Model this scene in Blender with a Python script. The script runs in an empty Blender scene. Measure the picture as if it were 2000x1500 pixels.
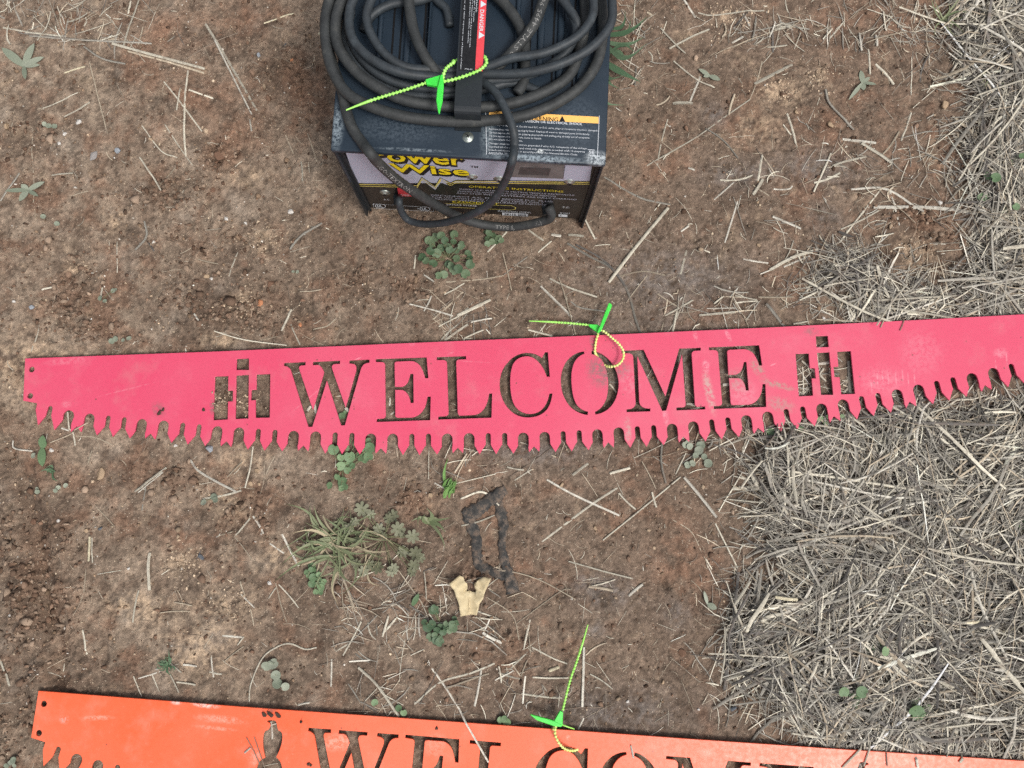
import bpy, bmesh, math, random
import numpy as np
from mathutils import Vector, Matrix

random.seed(7)
rng = np.random.default_rng(11)
scene = bpy.context.scene
col = scene.collection

# ------------------------------------------------------------------ camera
FPX, CAM_H, PITCH, ROLL = 1502.0, 1.15, 6.5, -0.9
cam = bpy.data.cameras.new("camera")
cam.sensor_width = 36.0
cam.lens = 36.0 * FPX / 2000.0
cam.clip_start = 0.01
cam.clip_end = 500
cam_ob = bpy.data.objects.new("camera", cam)
col.objects.link(cam_ob)
cam_ob.location = (0, 0, CAM_H)
cam_ob.rotation_euler = (math.radians(PITCH), math.radians(ROLL), 0)
scene.camera = cam_ob

# ------------------------------------------------------------------ sky, sun, exposure
SUN_EL, SUN_AZ = 58.0, 135.0            # azimuth clockwise from +Y
world = bpy.data.worlds.new("World")
scene.world = world
world.use_nodes = True
wn = world.node_tree
wn.nodes.clear()
w_out = wn.nodes.new("ShaderNodeOutputWorld")
w_bg = wn.nodes.new("ShaderNodeBackground")
w_hsv = wn.nodes.new("ShaderNodeHueSaturation")
w_sky = wn.nodes.new("ShaderNodeTexSky")
w_sky.sky_type = 'NISHITA'
w_sky.sun_disc = False
w_sky.sun_elevation = math.radians(SUN_EL)
w_sky.sun_rotation = math.radians(SUN_AZ)
w_sky.dust_density = 6.0
w_sky.air_density = 1.0
w_sky.ozone_density = 1.0
w_hsv.inputs['Saturation'].default_value = 0.38     # overcast: cloud light is nearly neutral
wn.links.new(w_sky.outputs[0], w_hsv.inputs['Color'])
wn.links.new(w_hsv.outputs[0], w_bg.inputs[0])
w_bg.inputs[1].default_value = 0.115
wn.links.new(w_bg.outputs[0], w_out.inputs[0])

sun = bpy.data.lights.new("sun", 'SUN')
sun.energy = 1.5
sun.angle = math.radians(14)
sun.color = (1.0, 0.965, 0.91)
sun_ob = bpy.data.objects.new("sun", sun)
col.objects.link(sun_ob)
az, el = math.radians(SUN_AZ), math.radians(SUN_EL)
sdir = Vector((math.sin(az) * math.cos(el), math.cos(az) * math.cos(el), math.sin(el)))
sun_ob.rotation_euler = sdir.to_track_quat('Z', 'Y').to_euler()
sun_ob.location = sdir * 5

scene.view_settings.view_transform = 'Standard'
scene.view_settings.look = 'None'
scene.view_settings.gamma = 1.0
scene.view_settings.exposure = 0.28
scene.view_settings.use_curve_mapping = False
scene.cycles.use_denoising = False

# ------------------------------------------------------------------ measuring helpers
_p, _r = math.radians(PITCH), math.radians(ROLL)
RX = np.array([[1, 0, 0], [0, math.cos(_p), -math.sin(_p)], [0, math.sin(_p), math.cos(_p)]])
RY = np.array([[math.cos(_r), 0, math.sin(_r)], [0, 1, 0], [-math.sin(_r), 0, math.cos(_r)]])
RC = RY @ RX


def g(px, py, z=0.0):
    """survey point: where the sight line of a point measured in the photograph meets height z"""
    d = RC @ np.array([(px - 1000) / FPX, -(py - 750) / FPX, -1.0])
    t = (z - CAM_H) / d[2]
    return np.array([0, 0, CAM_H]) + t * d


def gv(px, py, z=0.0):
    return Vector(g(px, py, z))


def lin(r, gg=None, b=None):
    if gg is None:
        r, gg, b = r
    f = lambda c: (c / 255 / 12.92) if c / 255 <= 0.04045 else ((c / 255 + 0.055) / 1.055) ** 2.4
    return (f(r), f(gg), f(b), 1.0)


# ------------------------------------------------------------------ object helpers
def tag(o, label=None, cat=None, group=None, kind=None):
    if label: o["label"] = label
    if cat: o["category"] = cat
    if group: o["group"] = group
    if kind: o["kind"] = kind
    return o


def link(name, data, parent=None):
    o = bpy.data.objects.new(name, data)
    col.objects.link(o)
    if parent is not None:
        o.parent = parent
    return o


def empty(name, loc, rotz=0.0):
    o = bpy.data.objects.new(name, None)
    o.empty_display_size = 0.02
    col.objects.link(o)
    o.location = loc
    o.rotation_euler = (0, 0, rotz)
    return o


def mesh_pd(name, verts, faces, mat, smooth=False):
    m = bpy.data.meshes.new(name)
    m.from_pydata([tuple(map(float, v)) for v in verts], [], faces)
    m.update()
    if mat: m.materials.append(mat)
    if smooth: m.shade_smooth()
    return m


def bm_to(name, bm, mat, smooth=False):
    m = bpy.data.meshes.new(name)
    bm.to_mesh(m)
    bm.free()
    if mat: m.materials.append(mat)
    if smooth: m.shade_smooth()
    return m


def box_bm(x0, x1, y0, y1, z0, z1, bev=0.0, seg=2, bm=None):
    own = bm is None
    bm = bm or bmesh.new()
    r = bmesh.ops.create_cube(bm, size=1.0)
    for v in r['verts']:
        v.co = Vector((x0 + (v.co.x + .5) * (x1 - x0), y0 + (v.co.y + .5) * (y1 - y0), z0 + (v.co.z + .5) * (z1 - z0)))
    if bev > 0:
        es = list({e for v in r['verts'] for e in v.link_edges})
        bmesh.ops.bevel(bm, geom=es, offset=bev, segments=seg, affect='EDGES', profile=0.5)
    return bm


def catmull(pts, n=6):
    P = [np.array(p, float) for p in pts]
    if len(P) < 3:
        return [P[0] + (P[1] - P[0]) * t for t in np.linspace(0, 1, n + 1)]
    out = []
    Q = [2 * P[0] - P[1]] + P + [2 * P[-1] - P[-2]]
    for i in range(1, len(Q) - 2):
        a, b, c, d = Q[i - 1], Q[i], Q[i + 1], Q[i + 2]
        for k in range(n):
            t = k / n
            out.append(0.5 * ((2 * b) + (-a + c) * t + (2 * a - 5 * b + 4 * c - d) * t * t + (-a + 3 * b - 3 * c + d) * t ** 3))
    out.append(P[-1])
    return out


def tube_data(pts, radii, sides=10, flat=1.0, caps=True, up=(0, 0, 1)):
    """swept tube; flat squeezes it along the up-ish axis"""
    P = [np.array(p, float) for p in pts]
    n = len(P)
    if np.isscalar(radii): radii = [radii] * n
    V, Fc = [], []
    up = np.array(up, float)
    for i in range(n):
        t = P[min(i + 1, n - 1)] - P[max(i - 1, 0)]
        t /= (np.linalg.norm(t) + 1e-12)
        s = np.cross(t, up)
        if np.linalg.norm(s) < 1e-4: s = np.cross(t, np.array([0, 1, 0.01]))
        s /= np.linalg.norm(s)
        u = np.cross(s, t)
        for k in range(sides):
            a = 2 * math.pi * k / sides
            V.append(P[i] + radii[i] * (math.cos(a) * s + flat * math.sin(a) * u))
    for i in range(n - 1):
        for k in range(sides):
            a, b = i * sides + k, i * sides + (k + 1) % sides
            Fc.append((a, b, b + sides, a + sides))
    if caps:
        Fc.append(tuple(range(sides - 1, -1, -1)))
        Fc.append(tuple((n - 1) * sides + k for k in range(sides)))
    return V, Fc


# ------------------------------------------------------------------ node helpers
class NT:
    def __init__(self, name, rough=0.6, spec=0.5, metallic=0.0):
        self.mat = bpy.data.materials.new(name)
        self.mat.use_nodes = True
        self.t = self.mat.node_tree
        self.b = self.t.nodes["Principled BSDF"]
        self.b.inputs['Roughness'].default_value = rough
        self.b.inputs['Specular IOR Level'].default_value = spec
        self.b.inputs['Metallic'].default_value = metallic

    def n(self, typ, **kw):
        nd = self.t.nodes.new(typ)
        for k, v in kw.items(): setattr(nd, k, v)
        return nd

    def l(self, a, b): self.t.links.new(a, b)

    def coord(self, kind='Object'):
        return self.n("ShaderNodeTexCoord").outputs[kind]

    def noise(self, scale, detail=4, rough=0.55, vec=None, dist=0.0):
        nd = self.n("ShaderNodeTexNoise")
        nd.inputs['Scale'].default_value = scale
        nd.inputs['Detail'].default_value = detail
        nd.inputs['Roughness'].default_value = rough
        nd.inputs['Distortion'].default_value = dist
        if vec is not None: self.l(vec, nd.inputs['Vector'])
        return nd.outputs['Fac']

    def ramp(self, fac, stops):
        nd = self.n("ShaderNodeValToRGB")
        el = nd.color_ramp.elements
        while len(el) > 1: el.remove(el[-1])
        el[0].position, el[0].color = stops[0][0], stops[0][1]
        for p, c in stops[1:]:
            e = el.new(p); e.color = c
        self.l(fac, nd.inputs['Fac'])
        return nd.outputs['Color']

    def step(self, fac, a, b):
        nd = self.n("ShaderNodeMapRange", interpolation_type='SMOOTHSTEP')
        nd.inputs['From Min'].default_value = a
        nd.inputs['From Max'].default_value = b
        self.l(fac, nd.inputs['Value'])
        return nd.outputs['Result']

    def math(self, op, a, b=None):
        nd = self.n("ShaderNodeMath", operation=op)
        for i, x in enumerate((a, b)):
            if x is None: continue
            if isinstance(x, (int, float)): nd.inputs[i].default_value = x
            else: self.l(x, nd.inputs[i])
        return nd.outputs[0]

    def mix(self, fac, a, b, mode='MIX'):
        nd = self.n("ShaderNodeMix", data_type='RGBA', blend_type=mode)
        for k, x in ((0, fac), (6, a), (7, b)):
            if isinstance(x, (int, float)): nd.inputs[k].default_value = x
            elif isinstance(x, (tuple, list)): nd.inputs[k].default_value = x
            else: self.l(x, nd.inputs[k])
        return nd.outputs[2]

    def base(self, c):
        if isinstance(c, (tuple, list)): self.b.inputs['Base Color'].default_value = c
        else: self.l(c, self.b.inputs['Base Color'])

    def bump(self, h, strength=0.3, dist=0.001):
        nd = self.n("ShaderNodeBump")
        nd.inputs['Strength'].default_value = strength
        nd.inputs['Distance'].default_value = dist
        self.l(h, nd.inputs['Height'])
        self.l(nd.outputs[0], self.b.inputs['Normal'])

    def ellipse(self, vec, cx, cy, rx, ry, ang, soft=0.35):
        """1 inside a stain, falling to 0 at its border"""
        mp = self.n("ShaderNodeMapping", vector_type='TEXTURE')
        mp.inputs['Location'].default_value = (cx, cy, 0)
        mp.inputs['Rotation'].default_value = (0, 0, ang)
        mp.inputs['Scale'].default_value = (rx, ry, 1)
        self.l(vec, mp.inputs['Vector'])
        sp = self.n("ShaderNodeSeparateXYZ"); self.l(mp.outputs[0], sp.inputs[0])
        cb = self.n("ShaderNodeCombineXYZ"); self.l(sp.outputs[0], cb.inputs[0]); self.l(sp.outputs[1], cb.inputs[1])
        ln = self.n("ShaderNodeVectorMath", operation='LENGTH'); self.l(cb.outputs[0], ln.inputs[0])
        return self.step(ln.outputs['Value'], 1.0, 1.0 - soft)


def plain(name, c, rough=0.6, spec=0.5, metallic=0.0, nscale=200, nvar=0.25, bump=0.0):
    m = NT(name, rough, spec, metallic)
    v = m.coord()
    f = m.noise(nscale, 5, 0.6, v)
    lo = tuple(x * (1 - nvar) for x in c[:3]) + (1,)
    hi = tuple(min(1, x * (1 + nvar)) for x in c[:3]) + (1,)
    m.base(m.ramp(f, [(0.3, lo), (0.7, hi)]))
    if bump: m.bump(f, bump, 0.0006)
    return m.mat


def attr_mat(name, attr="tint", rough=0.75, spec=0.25, nscale=500, nvar=0.25, bump=0.2):
    m = NT(name, rough, spec)
    a = m.n("ShaderNodeAttribute"); a.attribute_name = attr
    f = m.noise(nscale, 3, 0.6, m.coord())
    k = m.ramp(f, [(0.25, (1 - nvar,) * 3 + (1,)), (0.75, (1 + nvar * .5,) * 3 + (1,))])
    m.base(m.mix(1.0, a.outputs['Color'], k, 'MULTIPLY'))
    if bump: m.bump(f, bump, 0.0005)
    return m


# ================================================================== GROUND
def axis(lo, hi, step, far):
    a = list(np.arange(lo, hi + 1e-9, step))
    s, x = step, a[-1]
    right = []
    while x < far:
        s *= 1.22; x += s; right.append(x)
    s, x = step, a[0]
    left = []
    while x > -far:
        s *= 1.22; x -= s; left.append(x)
    return np.array(left[::-1] + a + right), len(left), len(a)


GX0, GX1, GY0, GY1, GS = -0.98, 1.02, -0.62, 0.93, 0.0028
xs, nxl, nxd = axis(GX0, GX1, GS, 70)
ys, nyl, nyd = axis(GY0, GY1, GS, 70)
NX, NY = len(xs), len(ys)


def grf(ny, nx, lam, slope=1.0, seed=0, lo=None):
    """smooth random field with largest feature lam metres, unit std"""
    r = np.random.default_rng(seed)
    w = np.fft.rfft2(r.standard_normal((ny, nx)))
    fy = np.fft.fftfreq(ny, GS)[:, None]; fx = np.fft.rfftfreq(nx, GS)[None, :]
    f = np.sqrt(fx * fx + fy * fy)
    amp = 1.0 / (1 + (f * lam) ** 2) ** (slope)
    if lo: amp = amp * np.exp(-(f * lo) ** 2)
    amp[0, 0] = 0
    o = np.fft.irfft2(w * amp, s=(ny, nx))
    return o / o.std()


DXg, DYg = np.meshgrid(xs[nxl:nxl + nxd], ys[nyl:nyl + nyd])


def blob(px, py, rx, ry=None, ang=0.0, power=1.0):
    """soft spot given by survey point and radii in photo px (0.77 mm each)"""
    c = g(px, py); k = 0.00077
    rx_ = rx * k; ry_ = (ry or rx) * k
    a = math.radians(ang)
    dx, dy = DXg - c[0], DYg - c[1]
    u = (dx * math.cos(a) + dy * math.sin(a)) / rx_
    v = (-dx * math.sin(a) + dy * math.cos(a)) / ry_
    return np.exp(-(u * u + v * v) * power)


def polydist(pts):
    P = [g(*p)[:2] for p in pts]
    d = np.full(DXg.shape, 9.0)
    for a, b in zip(P[:-1], P[1:]):
        x0, x1 = min(a[0], b[0]) - .06, max(a[0], b[0]) + .06
        y0, y1 = min(a[1], b[1]) - .06, max(a[1], b[1]) + .06
        i0, i1 = np.searchsorted(DYg[:, 0], [y0, y1]); j0, j1 = np.searchsorted(DXg[0], [x0, x1])
        X, Y = DXg[i0:i1, j0:j1], DYg[i0:i1, j0:j1]
        ab = b - a; L = ab @ ab + 1e-12
        t = np.clip(((X - a[0]) * ab[0] + (Y - a[1]) * ab[1]) / L, 0, 1)
        dd = np.hypot(X - a[0] - t * ab[0], Y - a[1] - t * ab[1])
        d[i0:i1, j0:j1] = np.minimum(d[i0:i1, j0:j1], dd)
    return d


n_big = grf(nyd, nxd, 0.25, 1.2, 1)
n_mid = grf(nyd, nxd, 0.05, 1.0, 2)
n_sml = grf(nyd, nxd, 0.016, 0.9, 3)
n_fin = grf(nyd, nxd, 0.007, 0.8, 4)
n_w = grf(nyd, nxd, 0.05, 1.0, 5)

CLODS = [(420, 575, 150, 70, 0), (455, 620, 110, 50, 0), (135, 590, 60, 90, 0), (190, 655, 70, 30, 0), (120, 510, 60, 50, 0),
         (70, 1200, 90, 200, 0), (10, 1000, 40, 160, 0), (150, 1330, 130, 45, 0), (425, 300, 45, 35, 0), (310, 370, 90, 60, 0),
         (460, 775, 70, 60, 0), (760, 570, 90, 40, 0), (880, 430, 120, 25, 0), (700, 560, 60, 40, 0), (480, 1010, 60, 60, 0),
         (1830, 480, 60, 60, 0), (1780, 430, 80, 30, 0), (560, 130, 70, 60, 0), (330, 930, 60, 40, 0), (800, 960, 60, 50, 0),
         (960, 1250, 60, 40, 0), (60, 270, 60, 40, 0), (930, 1140, 50, 30, 0), (20, 1400, 120, 120, 0), (430, 480, 120, 50, 0)]
rough_mask = np.zeros_like(DXg)
for c in CLODS: rough_mask = np.maximum(rough_mask, blob(*c))
rough_mask *= np.clip(0.75 + 0.5 * n_mid, 0, 1.4)

h = 0.0018 * n_big + 0.00055 * n_mid + 0.00026 * n_sml + 0.00034 * n_fin
h += rough_mask * (0.0010 + 0.0011 * n_sml + 0.0012 * n_fin + 0.0010 * np.maximum(n_mid, -0.5))
# rut and ridges pressed by tyres at the left edge
d = polydist([(5, 870), (45, 935), (62, 1000), (80, 1100), (95, 1200), (118, 1290), (118, 1350)])
h += (-0.011 * np.exp(-(d / 0.012) ** 2) + 0.007 * np.exp(-((d - 0.030) / 0.014) ** 2)) * (1 + .3 * n_mid)
for pts, w, dep in [
    ([(366, 0), (364, 40), (372, 62)], .0020, .003), ([(478, 0), (480, 48)], .0018, .0025),
    ([(603, 230), (604, 330), (606, 480), (608, 600), (610, 670)], .0022, .0035),
    ([(190, 1150), (208, 1200), (205, 1290)], .004, .004), ([(318, 860), (337, 890), (335, 930)], .002, .003),
    ([(395, 860), (398, 960), (380, 1060)], .002, .002), ([(513, 930), (515, 1040), (508, 1110)], .002, .002),
    ([(1640, 175), (1690, 162), (1760, 158), (1855, 152)], .0026, .006), ([(1560, 122), (1620, 128), (1665, 140)], .0022, .004),
    ([(1778, 202), (1850, 194)], .0022, .005), ([(1500, 128), (1560, 125)], .0016, .003),
    ([(1620, 358), (1690, 352), (1760, 350)], .0026, .005), ([(1600, 245), (1650, 250)], .0016, .003),
    ([(1372, 475), (1390, 520)], .002, .004), ([(1355, 470), (1372, 462), (1388, 478)], .0025, .006),
    ([(1285, 470), (1283, 490)], .0014, .003), ([(1490, 460), (1515, 470)], .002, .004), ([(1360, 235), (1368, 270)], .002, .003),
    ([(1430, 285), (1470, 295), (1560, 290), (1640, 282)], .0018, .003), ([(1800, 240), (1830, 270), (1850, 262)], .0014, .003),
    ([(990, 930), (985, 960)], .0015, .003), ([(795, 880), (797, 935)], .002, .003),
    ([(1297, 1130), (1303, 1150)], .004, .009), ([(418, 282), (410, 300), (425, 318)], .006, .010),
    ([(20, 205), (30, 190)], .004, .005), ([(18, 1030), (30, 1040), (24, 1055)], .003, .006),
    ([(640, 300), (642, 420)], .0016, .002), ([(230, 420), (320, 400)], .002, .002),
]:
    dd = polydist(pts) + 0.0006 * n_sml
    h -= dep * np.exp(-(dd / w) ** 2)
# tread-bar prints (soft parallel ridges)
h += 0.0016 * blob(300, 540, 90, 50) * np.sin((DXg * 0.55 + DYg * 0.83) * 2 * math.pi / 0.030)
h += 0.0012 * blob(1620, 470, 140, 60) * np.sin((DXg * -0.2 + DYg) * 2 * math.pi / 0.045)
h += 0.0016 * blob(1450, 350, 170, 120) * np.sin((DXg * 0.25 + DYg) * 2 * math.pi / 0.07 + n_mid)
h += 0.0014 * blob(1780, 240, 120, 120) * np.sin((DXg * 0.1 + DYg) * 2 * math.pi / 0.06 + 0.6 * n_mid)


# flatten below the two steel signs and the charger so that they rest on the soil
def rect_mask(a, b, wid_lo, wid_hi, soft=0.02):
    a, b = np.array(a[:2]), np.array(b[:2])
    ex = (b - a) / np.linalg.norm(b - a); ey = np.array([-ex[1], ex[0]])
    u = (DXg - a[0]) * ex[0] + (DYg - a[1]) * ex[1]
    v = (DXg - a[0]) * ey[0] + (DYg - a[1]) * ey[1]
    L = np.linalg.norm(b - a)
    du = np.maximum(np.maximum(-u, u - L), 0); dv = np.maximum(np.maximum(wid_lo - v, v - wid_hi), 0)
    return np.clip(1 - np.hypot(du, dv) / soft, 0, 1)


SIGN_Z = 0.0110
PINK0, PINK1 = g(48.9, 700, SIGN_Z), g(2000, 615, SIGN_Z)
ORG0, ORG1 = g(75, 1349.4, SIGN_Z), g(2000, 1486, SIGN_Z)
pink_ex = (PINK1 - PINK0) / np.linalg.norm(PINK1 - PINK0)
org_ex = (ORG1 - ORG0) / np.linalg.norm(ORG1 - ORG0)
SIGN_L = 1.600
fp_pink = rect_mask(PINK0, PINK0 + pink_ex * SIGN_L, -0.150, 0.0, 0.03)
fp_org = rect_mask(ORG0, ORG0 + org_ex * SIGN_L, -0.155, 0.0, 0.03)
fp = np.maximum(fp_pink, fp_org)
h_flat = np.clip(h * 0.45, -0.004, 0.0035) + 0.0006
h = h * (1 - fp) + h_flat * fp
# soil pushed up through the left emblem's openings and over the plate's edge there
h += fp_pink * (0.0095 * blob(425, 790, 18, 26) + 0.005 * blob(470, 790, 22, 30) + 0.004 * blob(520, 770, 22, 22)) * (1 + 0.25 * n_fin)
CH_C = (g(650, 296, .25) + g(1180, 324, .25)) / 2
fc = rect_mask(g(640, 296, .25), g(1190, 326, .25), -0.03, 0.30, 0.05)
h = h * (1 - fc) + (h * 0.3) * fc
H_IN = h
yI, xI = ys[nyl:nyl + nyd], xs[nxl:nxl + nxd]


def height(x, y):
    """bilinear soil height at world x, y (arrays allowed)"""
    x = np.asarray(x, float); y = np.asarray(y, float)
    fx = np.clip((x - xI[0]) / GS, 0, nxd - 1.001); fy = np.clip((y - yI[0]) / GS, 0, nyd - 1.001)
    i = fx.astype(int); j = fy.astype(int); a = fx - i; b = fy - j
    return (H_IN[j, i] * (1 - a) * (1 - b) + H_IN[j, i + 1] * a * (1 - b) + H_IN[j + 1, i] * (1 - a) * b + H_IN[j + 1, i + 1] * a * b)


# where the straw bed lies
def poly_mask(pix, soft_px=30):
    P = [g(*p)[:2] for p in pix]
    inside = np.zeros(DXg.shape, bool)
    j = len(P) - 1
    for i in range(len(P)):
        xi, yi = P[i]; xj, yj = P[j]
        cnd = ((yi > DYg) != (yj > DYg)) & (DXg < (xj - xi) * (DYg - yi) / (yj - yi + 1e-12) + xi)
        inside ^= cnd; j = i
    a = inside.astype(float)
    k = np.fft.rfft2(a); fy = np.fft.fftfreq(nyd, GS)[:, None]; fx = np.fft.rfftfreq(nxd, GS)[None]
    return np.clip(np.fft.irfft2(k * np.exp(-((fx ** 2 + fy ** 2) * (soft_px * .00077 * 2.2) ** 2)), s=a.shape), 0, 1)


bed = poly_mask([(1500, 845), (1480, 900), (1470, 1000), (1500, 1090), (1545, 1120), (1540, 1160), (1450, 1140), (1425, 1230), (1440, 1300), (1520, 1380), (1560, 1440), (1640, 1490), (1700, 1620), (2150, 1620), (2150, 760), (2000, 780), (1850, 800), (1700, 815), (1600, 840)], 26)
bed = np.maximum(bed, poly_mask([(1870, -200), (1860, 60), (1880, 130), (1900, 190), (1885, 250), (1880, 300), (1895, 350), (1900, 430), (1920, 520), (1840, 560), (1700, 590), (1650, 600), (1600, 560), (1580, 520), (1600, 500), (1660, 480), (1720, 530), (1740, 560), (1840, 560), (1640, 615), (1700, 640), (1850, 625), (2000, 618), (2150, 610), (2150, -200)], 30) * .78)

# soil colour (base, dry, red clay, pale sand, dark, grey silt, straw gap shade)
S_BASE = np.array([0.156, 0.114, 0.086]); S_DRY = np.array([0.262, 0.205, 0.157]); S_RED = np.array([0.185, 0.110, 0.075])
S_SAND = np.array([0.40, 0.30, 0.21]); S_DARK = np.array([0.095, 0.067, 0.050]); S_GREY = np.array([0.142, 0.124, 0.114]); S_GAP = np.array([0.085, 0.068, 0.054])
C = np.ones(DXg.shape + (3,)) * S_BASE


def lay(mask, colr, k=1.0):
    global C
    m = np.clip(mask * k, 0, 1)[..., None]
    C = C * (1 - m) + colr * m


dryness = np.clip(0.5 - (DXg + 0.15) * 1.3, 0, 1)          # the left is drier and paler
lay(dryness * np.clip(0.62 + 0.30 * n_w + 0.22 * n_mid, 0, 1), S_DRY, 0.85)
lay(np.clip(0.55 * grf(nyd, nxd, 0.09, 1.0, 8) - 0.15, 0, 1), S_RED, 0.75)
lay(np.clip(0.5 * grf(nyd, nxd, 0.05, 0.9, 9) - 0.55, 0, 1), S_SAND, 0.35)
lay(np.clip(0.6 * grf(nyd, nxd, 0.13, 1.1, 12) - 0.35, 0, 1), S_DARK, 0.6)
lay(np.clip(0.6 * grf(nyd, nxd, 0.10, 1.1, 13) - 0.45, 0, 1) * dryness, np.array([.30, .25, .205]), 0.6)
for px, py, rx, ry in [(1525, 180, 45, 30), (1600, 150, 20, 20), (1790, 490, 50, 32), (355, 1100, 28, 22), (440, 1180, 60, 30), (455, 985, 40, 30),
                       (478, 345, 40, 18), (515, 470, 25, 22), (225, 430, 22, 25), (480, 590, 30, 20), (285, 1190, 35, 30), (390, 1290, 60, 30),
                       (545, 1090, 40, 30), (840, 975, 16, 20), (1415, 35, 12, 12), (235, 1180, 30, 22), (400, 1240, 70, 25), (150, 525, 25, 10),
                       (480, 900, 40, 25), (1480, 250, 40, 30), (60, 720, 80, 60), (430, 665, 40, 14)]:
    lay(blob(px, py, rx, ry) * np.clip(0.55 + 0.5 * n_sml, 0, 1.2), S_SAND, 0.80)
for px, py, rx, ry in [(380, 180, 90, 60), (470, 260, 60, 60), (80, 870, 40, 40), (75, 1050, 25, 140), (120, 1210, 30, 90), (360, 1050, 40, 40),
                       (810, 980, 50, 40), (1700, 200, 70, 40), (1790, 425, 60, 25), (960, 1270, 60, 40), (1330, 1060, 50, 60), (1020, 1110, 60, 40),
                       (540, 590, 30, 20), (600, 180, 40, 50), (1580, 240, 60, 40), (1620, 265, 40, 20), (1350, 1130, 70, 40), (1440, 245, 50, 40),
                       (1700, 60, 120, 60), (1880, 30, 70, 40), (430, 300, 40, 30), (470, 40, 70, 50), (330, 60, 80, 50), (1480, 1170, 50, 30)]:
    lay(blob(px, py, rx, ry) * np.clip(0.7 + 0.4 * n_mid, 0, 1.2), S_RED, 0.8)
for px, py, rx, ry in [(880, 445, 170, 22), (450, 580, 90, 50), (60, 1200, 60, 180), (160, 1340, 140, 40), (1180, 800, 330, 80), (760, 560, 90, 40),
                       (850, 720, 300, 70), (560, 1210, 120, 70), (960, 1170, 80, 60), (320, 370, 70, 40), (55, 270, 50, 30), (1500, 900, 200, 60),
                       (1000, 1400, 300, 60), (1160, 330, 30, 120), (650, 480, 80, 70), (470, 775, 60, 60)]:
    lay(blob(px, py, rx, ry) * np.clip(0.7 + 0.3 * n_mid, 0, 1.2), S_DARK, 0.6)  # darker spots, several below the sign plates and beside the charger
for px, py, rx, ry in [(1190, 1160, 50, 30), (1150, 1140, 40, 20), (1320, 1200, 28, 26), (1165, 1230, 16, 16), (1440, 340, 70, 30), (1395, 225, 30, 25),
                       (1610, 430, 30, 30), (1050, 880, 120, 30), (1300, 540, 160, 60), (1270, 700, 200, 80), (1200, 1390, 160, 40), (1600, 330, 90, 40)]:
    lay(blob(px, py, rx, ry) * np.clip(0.75 + 0.4 * n_sml, 0, 1.2), S_GREY, 0.75)
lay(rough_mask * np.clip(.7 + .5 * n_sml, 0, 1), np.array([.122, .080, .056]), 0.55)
lay(bed, S_GAP, 0.7)  # darkens soil under the straw, painting in the shade of its gaps
C *= np.clip(1 + 0.16 * n_fin + 0.12 * n_sml + 0.07 * n_mid, 0.5, 1.6)[..., None]
C = np.clip(C * np.array([1.00, 1.005, 1.02]), 0.01, 0.7)

Xg, Yg = np.meshgrid(xs, ys)
Zg = np.zeros_like(Xg); Cg = np.ones(Xg.shape + (4,))
Cg[..., :3] = S_BASE * 1.15
sl = (slice(nyl, nyl + nyd), slice(nxl, nxl + nxd))
Zg[sl] = h; Cg[sl + (slice(0, 3),)] = C
# ease the relief into the plain beyond
Zg[:nyl, nxl:nxl + nxd] = h[0] * 0.3; Zg[nyl + nyd:, nxl:nxl + nxd] = h[-1] * 0.3
Zg[nyl:nyl + nyd, :nxl] = h[:, :1] * 0.3; Zg[nyl:nyl + nyd, nxl + nxd:] = h[:, -1:] * 0.3


def np_mesh(name, verts, quads, mat, attr=None, tint=None, smooth=False, tris=False):
    m = bpy.data.meshes.new(name)
    verts = np.ascontiguousarray(verts, dtype=np.float32); quads = np.ascontiguousarray(quads, dtype=np.int32)
    k = quads.shape[1]
    m.vertices.add(len(verts)); m.vertices.foreach_set("co", verts.ravel())
    m.loops.add(quads.size); m.loops.foreach_set("vertex_index", quads.ravel())
    m.polygons.add(len(quads))
    m.polygons.foreach_set("loop_start", np.arange(0, quads.size, k, dtype=np.int32))
    m.update(calc_edges=True)
    m.validate()
    if attr:
        a = m.attributes.new(attr, 'FLOAT_COLOR', 'POINT')
        a.data.foreach_set("color", np.ascontiguousarray(tint, dtype=np.float32).ravel())
    if mat: m.materials.append(mat)
    if smooth: m.shade_smooth()
    return m


idx = np.arange(NX * NY).reshape(NY, NX)
gq = np.stack([idx[:-1, :-1], idx[:-1, 1:], idx[1:, 1:], idx[1:, :-1]], -1).reshape(-1, 4)

sm = NT("soil", 0.92, 0.18)
sa = sm.n("ShaderNodeAttribute"); sa.attribute_name = "soil"
sv = sm.coord('Object')
f1 = sm.noise(330, 6, 0.72, sv); f2 = sm.noise(1100, 3, 0.65, sv)
k1 = sm.ramp(f1, [(0.30, (0.60, 0.58, 0.56, 1)), (0.5, (1, 1, 1, 1)), (0.72, (1.36, 1.33, 1.28, 1))])
c1 = sm.mix(1.0, sa.outputs['Color'], k1, 'MULTIPLY')
k2 = sm.ramp(f2, [(0.3, (0.75, 0.74, 0.73, 1)), (0.72, (1.3, 1.28, 1.22, 1))])
c2 = sm.mix(1.0, c1, k2, 'MULTIPLY')
vo = sm.n("ShaderNodeTexVoronoi"); vo.inputs['Scale'].default_value = 300; vo.inputs['Randomness'].default_value = 1
sm.l(sv, vo.inputs['Vector'])
vs = sm.n("ShaderNodeSeparateColor"); sm.l(vo.outputs['Color'], vs.inputs[0])
grain = sm.math('MULTIPLY', sm.step(vs.outputs[0], 0.80, 0.92), sm.step(vo.outputs['Distance'], 0.42, 0.25))
c3 = sm.mix(sm.math('MULTIPLY', grain, 0.62), c2, (0.42, 0.34, 0.26, 1))
sm.base(c3)
hb = sm.math('ADD', sm.math('MULTIPLY', f1, 0.7), sm.math('MULTIPLY', f2, 0.4))
hb = sm.math('ADD', hb, sm.math('MULTIPLY', grain, 0.35))
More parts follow.
